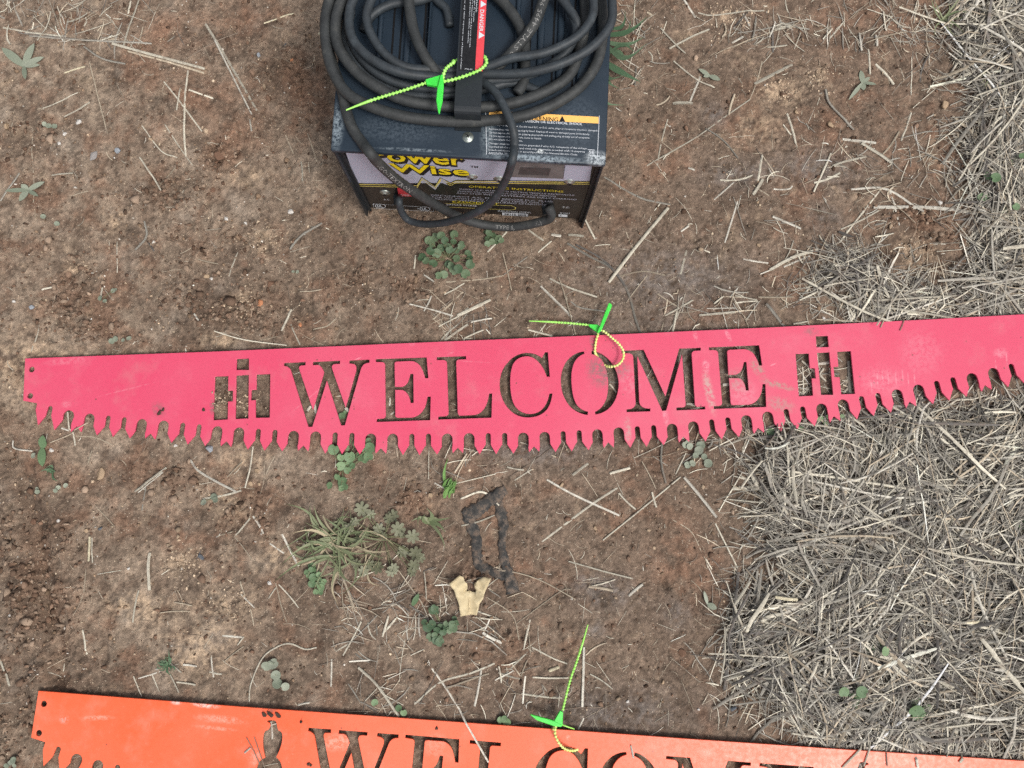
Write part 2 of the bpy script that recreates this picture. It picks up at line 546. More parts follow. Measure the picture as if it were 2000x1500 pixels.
sm.bump(hb, 0.8, 0.0016)

gm = np_mesh("ground", np.stack([Xg.ravel(), Yg.ravel(), Zg.ravel()], 1), gq, sm.mat, "soil", Cg.reshape(-1, 4), smooth=True)
ground = link("ground", gm)
tag(ground, kind="structure", label="bare reddish brown trampled soil with sandy patches")

# ================================================================== SIGNS (steel plate, everything cut through)
def parse(path, ox, oy, s):
    """'x,y x,y Q cx,cy x,y' outline in enlarged survey units -> list of photo points"""
    tk = path.split(); out = []; i = 0
    cv = lambda t: np.array([float(a) for a in t.split(',')])
    while i < len(tk):
        if tk[i] == 'Q':
            p0, c, p1 = out[-1], cv(tk[i + 1]), cv(tk[i + 2])
            for t in np.linspace(0, 1, 9)[1:]:
                out.append((1 - t) ** 2 * p0 + 2 * t * (1 - t) * c + t * t * p1)
            i += 3
        else:
            out.append(cv(tk[i])); i += 1
    return [(ox + p[0] / s, oy + p[1] / s) for p in out]


GLYPHS = [
    # W
    parse("145,188 567,170 567,232 490,238 Q 430,245 440,300 712,1108 930,375 Q 880,230 800,225 708,232 712,165 1240,145 1240,205 1150,208 Q 1065,215 1085,300 1350,1060 1552,350 Q 1572,250 1530,222 Q 1500,200 1420,197 1422,138 1815,122 1815,182 1790,185 Q 1690,195 1650,300 1335,1405 1265,1410 985,530 700,1435 625,1438 280,330 Q 240,250 145,245", 540, 690, 10),
    # E
    parse("90,160 1082,130 1115,535 1055,535 Q 1010,370 960,300 Q 880,200 770,200 500,212 Q 455,215 455,260 465,705 590,705 Q 720,690 755,480 762,450 822,452 828,1018 770,1020 Q 740,800 600,765 467,762 470,1270 Q 475,1305 520,1310 780,1305 Q 950,1290 1040,1120 Q 1075,1050 1100,895 1162,895 1150,1355 103,1392 110,1330 220,1325 Q 285,1315 283,1260 270,290 Q 270,225 220,222 90,218", 725, 685, 10),
    # L
    parse("130,122 702,105 702,165 560,172 Q 510,178 510,235 540,1210 Q 545,1268 600,1268 860,1255 Q 1000,1240 1080,1090 Q 1130,1000 1155,832 1212,835 1198,1307 160,1345 160,1285 300,1278 Q 360,1272 360,1210 330,250 Q 325,185 260,180 130,183", 840, 685, 10),
    # C
    parse("1045,128 1100,128 1138,608 1082,608 Q 1020,430 930,330 Q 820,208 690,207 Q 500,215 420,360 Q 355,520 365,780 Q 380,1100 480,1210 Q 590,1335 760,1335 Q 960,1325 1060,1150 Q 1110,1060 1130,935 1190,935 Q 1165,1130 1080,1250 Q 950,1400 710,1403 Q 450,1400 290,1180 Q 155,990 158,740 Q 165,510 290,360 Q 430,170 650,140 Q 850,130 985,240", 960, 675, 10),
    # O in two halves
    parse("605,162 612,208 Q 480,250 410,390 Q 350,530 360,750 Q 370,1050 460,1200 Q 540,1310 682,1340 680,1405 Q 420,1370 280,1170 Q 140,960 155,680 Q 180,400 360,260 Q 470,175 605,162", 1080, 670, 10),
    parse("755,150 Q 950,170 1110,340 Q 1270,530 1285,790 Q 1275,1080 1120,1250 Q 1000,1370 828,1395 822,1340 Q 960,1290 1030,1120 Q 1085,980 1078,760 Q 1065,530 980,370 Q 900,240 755,215", 1080, 670, 10),
    # M
    parse("25,126 300,115 570,690 740,98 1007,90 1007,123 935,127 Q 893,132 895,180 935,790 Q 938,820 970,820 1063,817 1063,853 707,866 705,830 790,827 Q 822,820 820,790 775,170 578,868 530,872 220,190 245,760 Q 255,830 340,843 383,843 380,878 88,887 88,852 130,850 Q 195,835 200,780 170,200 Q 160,160 110,157 25,160", 1210, 665, 6.345),
    # E
    parse("157,115 780,90 816,340 780,342 Q 745,230 700,185 Q 650,140 580,138 415,147 Q 383,150 383,180 400,460 490,455 Q 570,430 585,320 588,295 622,297 650,650 615,650 Q 600,530 540,500 405,495 425,800 Q 428,832 460,832 650,827 Q 740,815 790,720 Q 815,670 822,570 858,572 867,855 218,880 218,845 280,842 Q 320,838 320,800 270,185 Q 265,155 225,150 157,150", 1360, 660, 6.345),
]
EMBLEM = [
    parse("457,70 610,65 610,207 455,207", 390, 690, 6.345), parse("187,288 355,283 352,465 412,465 410,595 350,597 347,820 172,830", 390, 690, 6.345),
    parse("452,275 608,268 603,808 445,815", 390, 690, 6.345), parse("703,262 875,258 868,797 695,800 695,580 637,583 640,455 700,452", 390, 690, 6.345),
    parse("402,105 553,102 563,240 412,243", 1530, 640, 6.345), parse("152,325 316,319 330,503 392,503 402,628 352,630 368,843 192,850", 1530, 640, 6.345),
    parse("418,310 572,305 618,832 468,832", 1530, 640, 6.345), parse("668,297 838,290 888,820 718,825 698,614 635,612 622,485 682,483", 1530, 640, 6.345),
]
EAGLE = parse("258,250 270,240 Q 290,232 330,234 Q 372,234 380,262 388,300 395,340 408,365 Q 455,370 453,440 Q 450,560 375,692 Q 445,740 448,840 Q 445,1020 290,1025 Q 138,1020 136,830 Q 150,740 240,697 Q 204,560 212,470 Q 215,378 250,362 Q 285,362 303,305 300,272 285,262", 480, 1370, 6.35)


def to_local(pts, o, ex, z=SIGN_Z):
    ey = np.array([-ex[1], ex[0], 0])
    return [np.array([(g(*p, z) - o) @ ex, (g(*p, z) - o) @ ey]) for p in pts]


# tooth line: positions of the raker notches measured along the lower edge
NOTCH = to_local([(2, 813), (149.9, 832.3), (294, 846.5), (442, 861.4), (592.4, 870), (744, 875), (894, 874), (1043, 871.8), (1188, 863.8), (1334.8, 853), (1480.6, 835.3), (1628.8, 812.5), (1777, 784), (1924, 751.7)], PINK0, pink_ex)
NOTCH.append(NOTCH[-1] + (NOTCH[-1] - NOTCH[-2]) * np.array([1, 1.12]))
CX = NOTCH[7][0]                                     # the plate is symmetric about its middle


def tooth_period(a, b, k0=0, k1=99):
    """outline from one raker notch to the next (three teeth, two wide and two narrow gullets)"""
    t = b - a; L = np.linalg.norm(t); t = t / L; nrm = np.array([t[1], -t[0]])    # nrm points away from the plate
    U = L / 150.0
    P = []
    def pt(x, y): P.append(a + t * x * U + nrm * y * U)
    def gul(xc, r, ysh, top):
        pt(xc - r, ysh)
        for q in np.linspace(180, 0, 9): pt(xc + r * math.cos(math.radians(q)), top + r - r * math.sin(math.radians(q)))
        pt(xc + r, ysh)
    pt(0, 0); pt(10, 11); pt(11.5, 2)
    gul(22.5, 10.5, -3, -28)
    pt(42.8, 14); pt(53.5, -3)
    gul(60, 5, -4, -27.5)
    pt(75.3, 14.2); pt(86, -3)
    gul(92.5, 5, -4, -27.5)
    pt(109.5, 13.6); pt(119.5, -3)
    gul(129.2, 10.5, -3, -27.5)
    pt(138.6, 2); pt(140.5, 11)
    return P


low = []
for a, b in zip(NOTCH[1:-1], NOTCH[2:]): low += tooth_period(a, b)
half = [p for p in low if p[0] >= CX - 1e-6]
head = to_local([(45.3, 782.8), (72.3, 787.8), (69.5, 801.8), (73.9, 830), (87.9, 812.7)], PINK0, pink_ex)
gc = to_local([(97.5, 797.5)], PINK0, pink_ex)[0]
gul1 = [gc + 0.0037 * np.array([math.cos(math.radians(q)), math.sin(math.radians(q))]) for q in np.linspace(185, -10, 8)]
head2 = to_local([(99.8, 811.7), (105.8, 839.7), (121.8, 819.7)], PINK0, pink_ex)
gc2 = to_local([(133.5, 812)], PINK0, pink_ex)[0]
gul2 = [gc2 + 0.0082 * np.array([math.cos(math.radians(q)), math.sin(math.radians(q))]) for q in np.linspace(175, -15, 9)]
head3 = to_local([(138.5, 829), (138, 843.7)], PINK0, pink_ex)
left_low = head + gul1 + head2 + gul2 + head3 + [p for p in low if p[0] < CX - 1e-6]
right_low = [np.array([2 * CX - p[0], p[1]]) for p in left_low]
# the right half: use measured notches, then mirror the plain end of the left half
meas_r = [p for p in low if p[0] >= CX - 1e-6]
x_end = NOTCH[-1][0] + 0.040
tail_r = [NOTCH[-1], NOTCH[-1] + np.array([.008, -.006]), NOTCH[-1] + np.array([.012, .018]), np.array([x_end, NOTCH[-1][1] + .022])]
dy_t = tail_r[-1][1] - left_low[0][1]
top_pts = to_local([(48.9, 700), (420, 686.5), (760, 671.5), (1000, 661.5), (1250, 651), (1500, 639.5), (1800, 624.5), (1995, 614)], PINK0, pink_ex)
top_pts.append(np.array([x_end, top_pts[-1][1] + 0.0005]))
OUT_PINK = top_pts[::-1] + left_low + meas_r + tail_r
dots_l = to_local([(61.5, 721.5), (58.5, 773.2)], PINK0, pink_ex)


def circle(c, r, n=14): return [c + r * np.array([math.cos(2 * math.pi * k / n), math.sin(2 * math.pi * k / n)]) for k in range(n)]


HOLES = [circle(c, 0.0043) for c in dots_l] + [circle(np.array([x_end - c[0], c[1]]), 0.0043) for c in dots_l]
LOC_GLYPH = [to_local(p, PINK0, pink_ex) for p in GLYPHS]
LOC_EMB = [to_local(p, PINK0, pink_ex) for p in EMBLEM]
LOC_EAGLE = to_local(EAGLE, ORG0, org_ex)


def plate(name, loops, origin, ex, mat, th=0.0032):
    cu = bpy.data.curves.new(name, 'CURVE')
    cu.dimensions = '2D'; cu.fill_mode = 'BOTH'
    cu.extrude = th / 2 - 0.0003; cu.bevel_depth = 0.0003; cu.bevel_resolution = 1; cu.offset = -0.0003
    for lp in loops:
        s = cu.splines.new('POLY'); s.points.add(len(lp) - 1); s.use_cyclic_u = True
        for q, p in zip(s.points, lp): q.co = (p[0], p[1], 0, 1)
    tmp = bpy.data.objects.new("tmp", cu); col.objects.link(tmp)
    bpy.context.view_layer.update()
    m = bpy.data.meshes.new_from_object(tmp.evaluated_get(bpy.context.evaluated_depsgraph_get()))
    m.name = name
    bpy.data.objects.remove(tmp); bpy.data.curves.remove(cu)
    m.materials.clear(); m.materials.append(mat)
    o = link(name, m)
    o.location = (origin[0], origin[1], SIGN_Z - th / 2)
    o.rotation_euler = (0, 0, math.atan2(ex[1], ex[0]))
    return o


def sign_mat(name, basec, stains, pale, dustc=(0.36, 0.29, 0.22, 1)):
    m = NT(name, 0.38, 0.55)
    v = m.coord('Object')
    f = m.noise(18, 6, 0.6, v); f2 = m.noise(160, 4, 0.7, v); f3 = m.noise(700, 2, 0.6, v)
    fl = m.noise(3.2, 5, 0.6, v)
    c = m.mix(m.math('MULTIPLY', m.step(fl, 0.42, 0.70), 0.10), basec, pale)
    c = m.mix(m.math('MULTIPLY', m.step(f, 0.48, 0.8), 0.16), c, pale)
    fd = m.noise(9, 7, 0.72, v)
    c = m.mix(m.math('MULTIPLY', m.step(fd, 0.54, 0.72), 0.12), c, dustc)
    c = m.mix(m.math('MULTIPLY', m.step(f2, 0.62, 0.78), 0.18), c, pale)
    # fine scratches
    mp = m.n("ShaderNodeMapping"); mp.inputs['Scale'].default_value = (900, 40, 1); mp.inputs['Rotation'].default_value = (0, 0, 0.15)
    m.l(v, mp.inputs['Vector'])
    fs = m.noise(1.0, 2, 0.5, mp.outputs[0])
    c = m.mix(m.math('MULTIPLY', m.step(fs, 0.72, 0.80), m.math('MULTIPLY', m.step(f, 0.40, 0.58), 0.6)), c, pale)
    spk = m.n("ShaderNodeTexVoronoi"); spk.inputs['Scale'].default_value = 95; m.l(v, spk.inputs['Vector'])
    ss = m.n("ShaderNodeSeparateColor"); m.l(spk.outputs['Color'], ss.inputs[0])
    dot = m.math('MULTIPLY', m.step(ss.outputs[0], 0.88, 0.90), m.step(spk.outputs['Distance'], 0.14, 0.09))
    c = m.mix(m.math('MULTIPLY', dot, 0.7), c, (0.10, 0.055, 0.04, 1))
    rough = None
    for (cx, cy, rx, ry, ang, amt, colr) in stains:
        e = m.ellipse(v, cx, cy, rx, ry, ang, 0.75)
        k = m.math('MULTIPLY', e, m.step(m.math('ADD', f2, m.math('MULTIPLY', m.math('SUBTRACT', f3, 0.5), 0.6)), 0.36, 0.60))
        c = m.mix(m.math('MULTIPLY', k, amt), c, colr or dustc)
    m.base(c)
    m.bump(f3, 0.05, 0.0003)
    rr = m.ramp(f2, [(0.3, (0.33,) * 3 + (1,)), (0.75, (0.52,) * 3 + (1,))])
    m.l(rr, m.b.inputs['Roughness'])
    return m.mat


def stain(o, ex, px, py, rx, ry, ang, amt, colr=None):
    p = to_local([(px, py)], o, ex)[0]
    return (p[0], p[1], rx * .00077, ry * .00077, math.radians(ang), amt, colr)


GREYD = (0.16, 0.125, 0.115, 1); PALEP = (0.70, 0.28, 0.34, 1); PALEO = (0.85, 0.48, 0.38, 1)
st_p = [stain(PINK0, pink_ex, *a) for a in [
    (1172, 725, 34, 48, 15, .75, GREYD), (1158, 672, 8, 26, 5, .7, GREYD), (1213, 722, 24, 26, 30, .6, GREYD), (1230, 745, 30, 40, 0, .35, PALEP),
    (1385, 765, 12, 60, 8, .85, (.5, .33, .30, 1)), (1379, 715, 9, 18, 0, .8, PALEP), (1226, 840, 10, 34, 0, .8, (.46, .30, .28, 1)), (1300, 812, 8, 26, 5, .6, PALEP),
    (1440, 745, 34, 34, 20, .55, (.34, .24, .21, 1)), (1480, 720, 14, 30, 35, .8, (.33, .25, .2, 1)), (1520, 752, 46, 10, -18, .85, (.33, .25, .2, 1)),
    (1525, 790, 40, 22, -20, .6, (.36, .24, .21, 1)), (1450, 770, 40, 40, 0, .35, PALEP), (1358, 655, 6, 16, 8, .6, PALEP), (1422, 655, 6, 18, 20, .7, PALEP),
    (1720, 745, 60, 40, 0, .35, PALEP), (1585, 648, 22, 12, 0, .5, GREYD), (1290, 870, 8, 14, 0, .5, GREYD), (130, 705, 60, 10, 3, .35, PALEP), (130, 790, 14, 8, 0, .4, PALEP),
    (310, 800, 18, 22, 30, .5, GREYD), (1955, 690, 20, 14, 0, .5, PALEP), (1800, 690, 60, 60, 0, .25, PALEP), (415, 795, 8, 20, 0, .7, GREYD), (805, 670, 8, 8, 0, .6, PALEP)] + [(x, y, 2.2, 20, -2, .55, PALEP) for x, y in ((1702, 752), (1714, 742), (1724, 738), (1735, 740), (1750, 738), (1763, 735), (1774, 742), (1786, 736), (1945, 712), (1966, 700))] + [(x, y, 9, 2.2, 20, .7, PALEP) for x, y in ((1510, 712), (1600, 680), (700, 700), (880, 690), (1330, 690))] + [(600, 780, 60, 2.0, 38, .35, PALEP), (900, 705, 90, 2.0, -6, .3, PALEP), (250, 760, 80, 2.0, 12, .35, PALEP)]]
st_o = [stain(ORG0, org_ex, *a) for a in [
    (400, 1376, 34, 8, -4, .9, (.75, .62, .56, 1)), (344, 1371, 14, 7, -3, .8, (.75, .62, .56, 1)), (125, 1405, 12, 10, 0, .7, (.5, .38, .32, 1)), (190, 1402, 40, 6, 5, .5, PALEO),
    (430, 1405, 60, 10, -2, .45, PALEO), (420, 1422, 50, 5, -2, .4, PALEO), (660, 1450, 40, 20, 10, .5, PALEO), (500, 1480, 20, 20, 0, .4, PALEO), (1380, 1470, 16, 10, 0, .4, PALEO),
    (527, 1390, 24, 14, 0, .6, (.12, .06, .045, 1)), (1110, 1440, 6, 6, 0, .5, PALEO), (850, 1455, 30, 30, 0, .25, PALEO)]]
PINK_M = sign_mat("red_powder_coat", (0.64, 0.058, 0.128, 1), st_p, PALEP)
ORG_M = sign_mat("orange_powder_coat", (0.86, 0.115, 0.034, 1), st_o, PALEO)

pink = plate("welcome_sign", [OUT_PINK] + HOLES + LOC_GLYPH + LOC_EMB, PINK0, pink_ex, PINK_M)
tag(pink, "pinkish red saw blade shaped steel sign with WELCOME and square emblems cut out", "metal sign", "saw blade welcome signs")
K = 1.0075
sc = lambda lp: [p * K for p in lp]
eagle2 = [np.array([2 * CX * K - p[0], p[1]]) for p in LOC_EAGLE][::-1]
orange = plate("welcome_sign", [sc(OUT_PINK)] + [sc(x) for x in HOLES] + [sc(x) for x in LOC_GLYPH] + [LOC_EAGLE, eagle2], ORG0, org_ex, ORG_M)
tag(orange, "orange saw blade shaped steel sign with WELCOME and eagle emblem cut out", "metal sign", "saw blade welcome signs")

# ================================================================== CHARGER
BZ = 0.25
A0, A1 = g(645, 293, BZ), g(1183, 322.5, BZ)
c_ang = math.atan2(A1[1] - A0[1], A1[0] - A0[0])
BW = float(np.linalg.norm((A1 - A0)[:2]))
BD = 0.285
charger = empty("battery_charger", (A0[0], A0[1], 0.0), c_ang)
tag(charger, "black metal battery charger box with coiled cables and a top carrying strap", "battery charger")
_ca, _sa = math.cos(c_ang), math.sin(c_ang)


def w2c(P):
    """world -> charger frame"""
    dx, dy = P[0] - A0[0], P[1] - A0[1]
    return np.array([dx * _ca + dy * _sa, -dx * _sa + dy * _ca, P[2]])


def cz(px, py, z): return w2c(g(px, py, z))


def cy(px, py, yl):
    """sight line meets the vertical plane y=yl of the charger frame"""
    d = RC @ np.array([(px - 1000) / FPX, -(py - 750) / FPX, -1.0])
    nrm = np.array([-_sa, _ca, 0]); o = np.array([0, 0, CAM_H]); p0 = A0 + nrm * yl
    t = ((p0 - o) @ nrm) / (d @ nrm)
    return w2c(o + t * d)


# satin black paint with dust and worn edges
def paint_mat(name, basec, dust=0.3, rough=0.42):
    m = NT(name, rough, 0.36)
    v = m.coord('Object')
    f = m.noise(40, 7, 0.65, v); f2 = m.noise(350, 4, 0.7, v); f3 = m.noise(90, 6, 0.7, v)
    c = m.mix(m.math('MULTIPLY', m.step(f, 0.35, 0.8), dust * 0.5), basec, (0.13, 0.155, 0.175, 1))
    c = m.mix(m.math('MULTIPLY', m.step(f2, 0.66, 0.75), dust * 0.35), c, (0.22, 0.25, 0.27, 1))
    m.base(c)
    m.bump(f2, 0.05, 0.0003)
    m.l(m.ramp(f, [(0.3, (rough - .03,) * 3 + (1,)), (0.7, (rough + .05,) * 3 + (1,))]), m.b.inputs['Roughness'])
    return m


BLACK = paint_mat("satin_black_paint", (0.018, 0.022, 0.026, 1), 0.03)
cover_m = paint_mat("scuffed_black_cover", (0.015, 0.026, 0.040, 1), 0.06)
# scuffs: chafed front corners and lip
vv = cover_m.coord('Object')
cur = cover_m.b.inputs['Base Color'].links[0].from_socket
fn = cover_m.noise(260, 5, 0.75, vv); fn2 = cover_m.noise(60, 5, 0.7, vv)
for (cx, cyy, rx, ry, amt, colr) in [(0.006, 0.030, 0.011, 0.040, 0.70, (.30, .36, .40, 1)), (0.325, 0.008, 0.02, 0.012, 0.9, (.5, .55, .58, 1)), (0.25, 0.004, 0.08, 0.006, 0.7, (.35, .42, .47, 1)),
                                      (0.19, 0.03, 0.012, 0.035, 0.45, (.28, .34, .37, 1)), (0.165, 0.054, 0.018, 0.005, 0.95, (.42, .30, .22, 1)), (0.255, 0.013, 0.006, 0.004, 1.0, (.75, .8, .8, 1)),
                                      (0.10, 0.006, 0.06, 0.003, 0.5, (.3, .36, .4, 1)), (0.08, 0.03, 0.08, 0.025, 0.18, (.2, .25, .3, 1)), (0.30, 0.05, 0.04, 0.05, 0.15, (.2, .25, .3, 1))]:
    e = cover_m.ellipse(vv, cx, cyy, rx, ry, 0, 0.8)
    k = cover_m.math('MULTIPLY', e, cover_m.step(fn, 0.40, 0.58))
    cur = cover_m.mix(cover_m.math('MULTIPLY', k, amt), cur, colr)
cover_m.base(cur)
COVER = cover_m.mat; BLACK = BLACK.mat
DARK = plain("slot_shadow_black", (0.006, 0.006, 0.007, 1), 0.8, 0.2)  # black fill, painted darkness of the slots and screw recesses
GLOSSB = plain("gloss_black_decal", (0.010, 0.010, 0.011, 1), 0.30, 0.5, nvar=0.4)
SILVER = plain("silver_decal", lin(172, 176, 194), 0.42, 0.4, nscale=300, nvar=0.06)
YELLOW = plain("yellow_print", lin(230, 208, 26), 0.45, 0.4, nvar=0.05)
PALEY = plain("pale_gold_print", lin(214, 200, 110), 0.45, 0.4, nvar=0.05)
WHITEP = plain("white_print", lin(205, 210, 216), 0.5, 0.4, nvar=0.12, nscale=900)
BLACKP = plain("black_print", (0.008, 0.008, 0.009, 1), 0.4, 0.4)
SHADEW = plain('shaded_white_print', lin(168, 171, 184), 0.5, 0.4, nvar=0.15, nscale=900)  # white print darkened, the panel's shade put into its colour
SHADEY = plain('shaded_yellow_print', lin(204, 188, 44), 0.5, 0.4, nvar=0.1)  # yellow print, darkened the same way for the panel's shade
REDP = plain("red_print", lin(216, 70, 78), 0.45, 0.4, nvar=0.07)
AMBER = plain("amber_print", lin(246, 190, 105), 0.45, 0.4, nvar=0.06)
STEEL = plain("zinc_screw_metal", (0.42, 0.46, 0.42, 1), 0.38, 0.5, 0.85, 600, 0.3)
RUBBER_M = NT("cable_rubber", 0.62, 0.35)
rv = RUBBER_M.coord('Object'); rf = RUBBER_M.noise(55, 6, 0.7, rv); rf2 = RUBBER_M.noise(600, 3, 0.6, rv)
rc = RUBBER_M.ramp(rf, [(0.30, (0.020, 0.022, 0.023, 1)), (0.55, (0.038, 0.041, 0.042, 1)), (0.80, (0.085, 0.085, 0.078, 1))])
rc = RUBBER_M.mix(RUBBER_M.math('MULTIPLY', RUBBER_M.step(rf2, 0.66, 0.78), 0.25), rc, (0.2, 0.2, 0.19, 1))
RUBBER_M.base(rc); RUBBER_M.bump(rf2, 0.15, 0.0004)
RUBBER = RUBBER_M.mat
RUB2_M = NT("cord_rubber", 0.55, 0.4)
rv = RUB2_M.coord('Object'); rf = RUB2_M.noise(70, 6, 0.7, rv); rf2 = RUB2_M.noise(500, 3, 0.6, rv)
RUB2_M.base(RUB2_M.ramp(rf, [(0.32, (0.022, 0.026, 0.030, 1)), (0.58, (0.034, 0.042, 0.049, 1)), (0.82, (0.080, 0.093, 0.103, 1))]))
RUB2_M.bump(rf2, 0.15, 0.0004)
RUBBER2 = RUB2_M.mat

# --- sheet-metal body
bm = box_bm(0, BW, 0, BD, BZ - 0.008, BZ, 0.0022, 3)
cover = link("top_cover", bm_to("top_cover", bm, COVER, True), charger)
PANEL_Y = 0.013
for side in (0, 1):
    x0 = 0.0015 if side == 0 else BW - 0.0035
    bm = box_bm(x0, x0 + 0.002, 0.0015, BD, 0.0, BZ - 0.0081)
    fx0 = 0.0035 if side == 0 else BW - 0.0085
    box_bm(fx0, fx0 + 0.005, PANEL_Y - 0.0025, PANEL_Y - 0.0005, 0.0, BZ - 0.0085, bm=bm)
    link("side_panel", bm_to("side_panel", bm, BLACK), charger)
bm = box_bm(0.0038, BW - 0.0038, PANEL_Y, PANEL_Y + 0.0018, 0.010, BZ - 0.0085)
panel = link("front_panel", bm_to("front_panel", bm, GLOSSB), charger)
link("rear_panel", bm_to("rear_panel", box_bm(0.0038, BW - 0.0038, BD - 0.003, BD - 0.001, 0.006, BZ - 0.0085), BLACK), charger)
link("bottom_panel", bm_to("bottom_panel", box_bm(0.0038, BW - 0.0038, PANEL_Y + 0.003, BD - 0.004, 0.0065, 0.0085), BLACK), charger)


# --- printed decals on the front panel (flat print, set a hair proud of it)
def flat_poly(name, pts3, mat, parent):
    return link(name, mesh_pd(name, pts3, [tuple(range(len(pts3)))], mat), parent)


YP = PANEL_Y - 0.0004


def panel_poly(name, pix, mat, lift=0.0, parent=None):
    P = [cy(px, py, YP - lift) for px, py in pix]
    return flat_poly(name, [(p[0], YP - lift, min(p[2], BZ - 0.0088)) for p in P], mat, parent or panel)


def text_mesh(name, s, mat, parent, o, ux, uy, width, height=None, bold=0.0, res=2, shear=0.0, stretch=True):
    """lettering laid on a plane: o lower-left corner, ux right, uy up; fitted to width (and height)"""
    cu = bpy.data.curves.new(name, 'FONT')
    cu.body = s; cu.size = 1.0; cu.resolution_u = res; cu.offset = bold; cu.shear = shear; cu.fill_mode = 'BOTH'
    tmp = bpy.data.objects.new("tmp", cu); col.objects.link(tmp)
    bpy.context.view_layer.update()
    m = bpy.data.meshes.new_from_object(tmp.evaluated_get(bpy.context.evaluated_depsgraph_get()))
    bpy.data.objects.remove(tmp); bpy.data.curves.remove(cu)
    n = len(m.vertices)
    co = np.zeros(n * 3); m.vertices.foreach_get("co", co); co = co.reshape(-1, 3)
    x0, x1 = co[:, 0].min(), co[:, 0].max(); y0, y1 = co[:, 1].min(), co[:, 1].max()
    sx = width / (x1 - x0)
    sy = (height / (y1 - y0)) if height else sx
    o, ux, uy = np.array(o, float), np.array(ux, float), np.array(uy, float)
    W = o + ((co[:, :1] - x0) * sx) * ux + ((co[:, 1:2] - (y0 if height else 0)) * sy) * uy
    m.vertices.foreach_set("co", W.ravel().astype(np.float32)); m.update()
    m.name = name
    m.materials.clear(); m.materials.append(mat)
    return link(name, m, parent)


def panel_text(s, px0, px1, py_bot, py_top, mat, lift=0.0003, bold=0.0, shear=0.0, slope=None):
    a, b, c = cy(px0, py_bot, YP - lift), cy(px1, py_bot + (px1 - px0) * 0.0545, YP - lift), cy(px0, py_top, YP - lift)
    w = b[0] - a[0]; hgt = c[2] - a[2]
    return text_mesh("lettering", s, mat, panel, (a[0], YP - lift, a[2]), (1, 0, 0), (0, 0, 1), w, hgt, bold, 2, shear)


SL = 0.0545   # how much horizontal lines of the box drop per photo px
band = [(668, 292), (692, 356), (805, 362), (820, 346), (848, 368), (852, 364), (862, 352), (872, 357), (1152, 354), (1158, 322), (1100, 300)]
panel_poly("silver_band", [(660, 262), (697, 358.5), (1151, 355), (1158, 312), (1162, 285)], SILVER)
# gold lines and the zigzag under the band
def pline(name, pix, w, mat, lift):
    P = [cy(px, py, YP - lift) for px, py in pix]
    V, Fc = [], []
    for i, p in enumerate(P):
        a = P[max(i - 1, 0)]; b = P[min(i + 1, len(P) - 1)]
        t = np.array([b[0] - a[0], b[2] - a[2]]); t /= np.linalg.norm(t)
        nx, nz = -t[1], t[0]
        V += [(p[0] + nx * w, YP - lift, p[2] + nz * w), (p[0] - nx * w, YP - lift, p[2] - nz * w)]
    for i in range(len(P) - 1): Fc.append((2 * i, 2 * i + 1, 2 * i + 3, 2 * i + 2))
    return link(name, mesh_pd(name, V, Fc, mat), panel)


def zig(dy): return [(697, 358 + dy), (815, 361 + dy), (824, 346 + dy), (850, 363 + dy), (861, 347 + dy), (880, 357 + dy), (890, 352 + dy), (1151, 354.5 + dy)]


pline("black_line", zig(0.4), 0.0016, BLACKP, 0.0003)
pline("gold_line", zig(1.8), 0.0012, PALEY, 0.0005)
pline("gold_line", zig(5.2), 0.0010, PALEY, 0.0005)
panel_poly("zigzag_fill", [(824, 351), (850, 371), (861, 356), (875, 362), (861, 349.5), (850, 366)], SILVER, 0.0002)
# product wordmark, yellow with a black drop shadow; its top is under the lip of the cover
for dx, dy, mt, lf, bo in ((3.2, 4.0, BLACKP, 0.0004, 0.055), (0, 0, BLACKP, 0.0007, 0.045), (0, 0, YELLOW, 0.0010, 0.018)):
    panel_text("Power", 726 + dx, 908 + dx, 314 + dy, 289 + dy, mt, lf, bo)
    panel_text("Wise", 764 + dx, 917 + dx, 335.5 + dy, 319 + dy, mt, lf + 0.0001, bo)
panel_text("TM", 919, 934, 327.5, 324, BLACKP, 0.0004, 0.02)
panel_text("OPERATING INSTRUCTIONS", 916, 1100, 366.0, 362.2, SHADEY, 0.0004, 0.0)
y = 370.5
for s, x0, x1 in (("INSERT D.C. PLUG INTO MATING VEHICLE RECEPTACLE", 898, 1121), ("CHARGER WILL AUTOMATICALLY START UPON PLUG INSERTION", 894, 1085),
                  ("AND STOP WHEN BATTERIES ARE FULLY CHARGED", 892, 1126), ("DISCONNECT A.C. PLUG BEFORE D.C. PLUG", 842, 1080),
                  ("FOR USE WITH LEAD ACID BATTERIES ONLY", 844, 1062), ("PROVIDE VENTILATION DURING CHARGING", 850, 1068)):
    panel_text(s, x0, x1, y, y - 2.5, SHADEW, 0.0004)
    y += 3.9
panel_text("EZGODUCT", 884, 975, 395.5, 391.8, SHADEY, 0.0004, 0.01)
panel_text("SINGLE PHASE 60 HZ", 872, 960, 400.5, 398, WHITEP, 0.0004)
pline("gold_line", [(870, 397), (1000, 402), (1007, 405), (1006, 409), (995, 410), (868, 404)], 0.0006, PALEY, 0.0005)
panel_text("INDUSTRIAL MODEL", 973, 1038, 413.5, 410.5, WHITEP, 0.0004)
panel_poly("model_plate", [(981, 415), (1031, 417.6), (1031, 423), (981, 420.4)], WHITEP, 0.0003)
panel_text("28115 G04", 985, 1027, 420.2, 416.6, BLACKP, 0.0006, 0.02)
panel_text("A.C.", 750, 763, 391, 388, WHITEP, 0.0004)
panel_text("D.C.", 1099, 1112, 406, 403, WHITEP, 0.0004)
panel_text("36 VOLT", 1093, 1113, 417, 414.5, WHITEP, 0.0004)
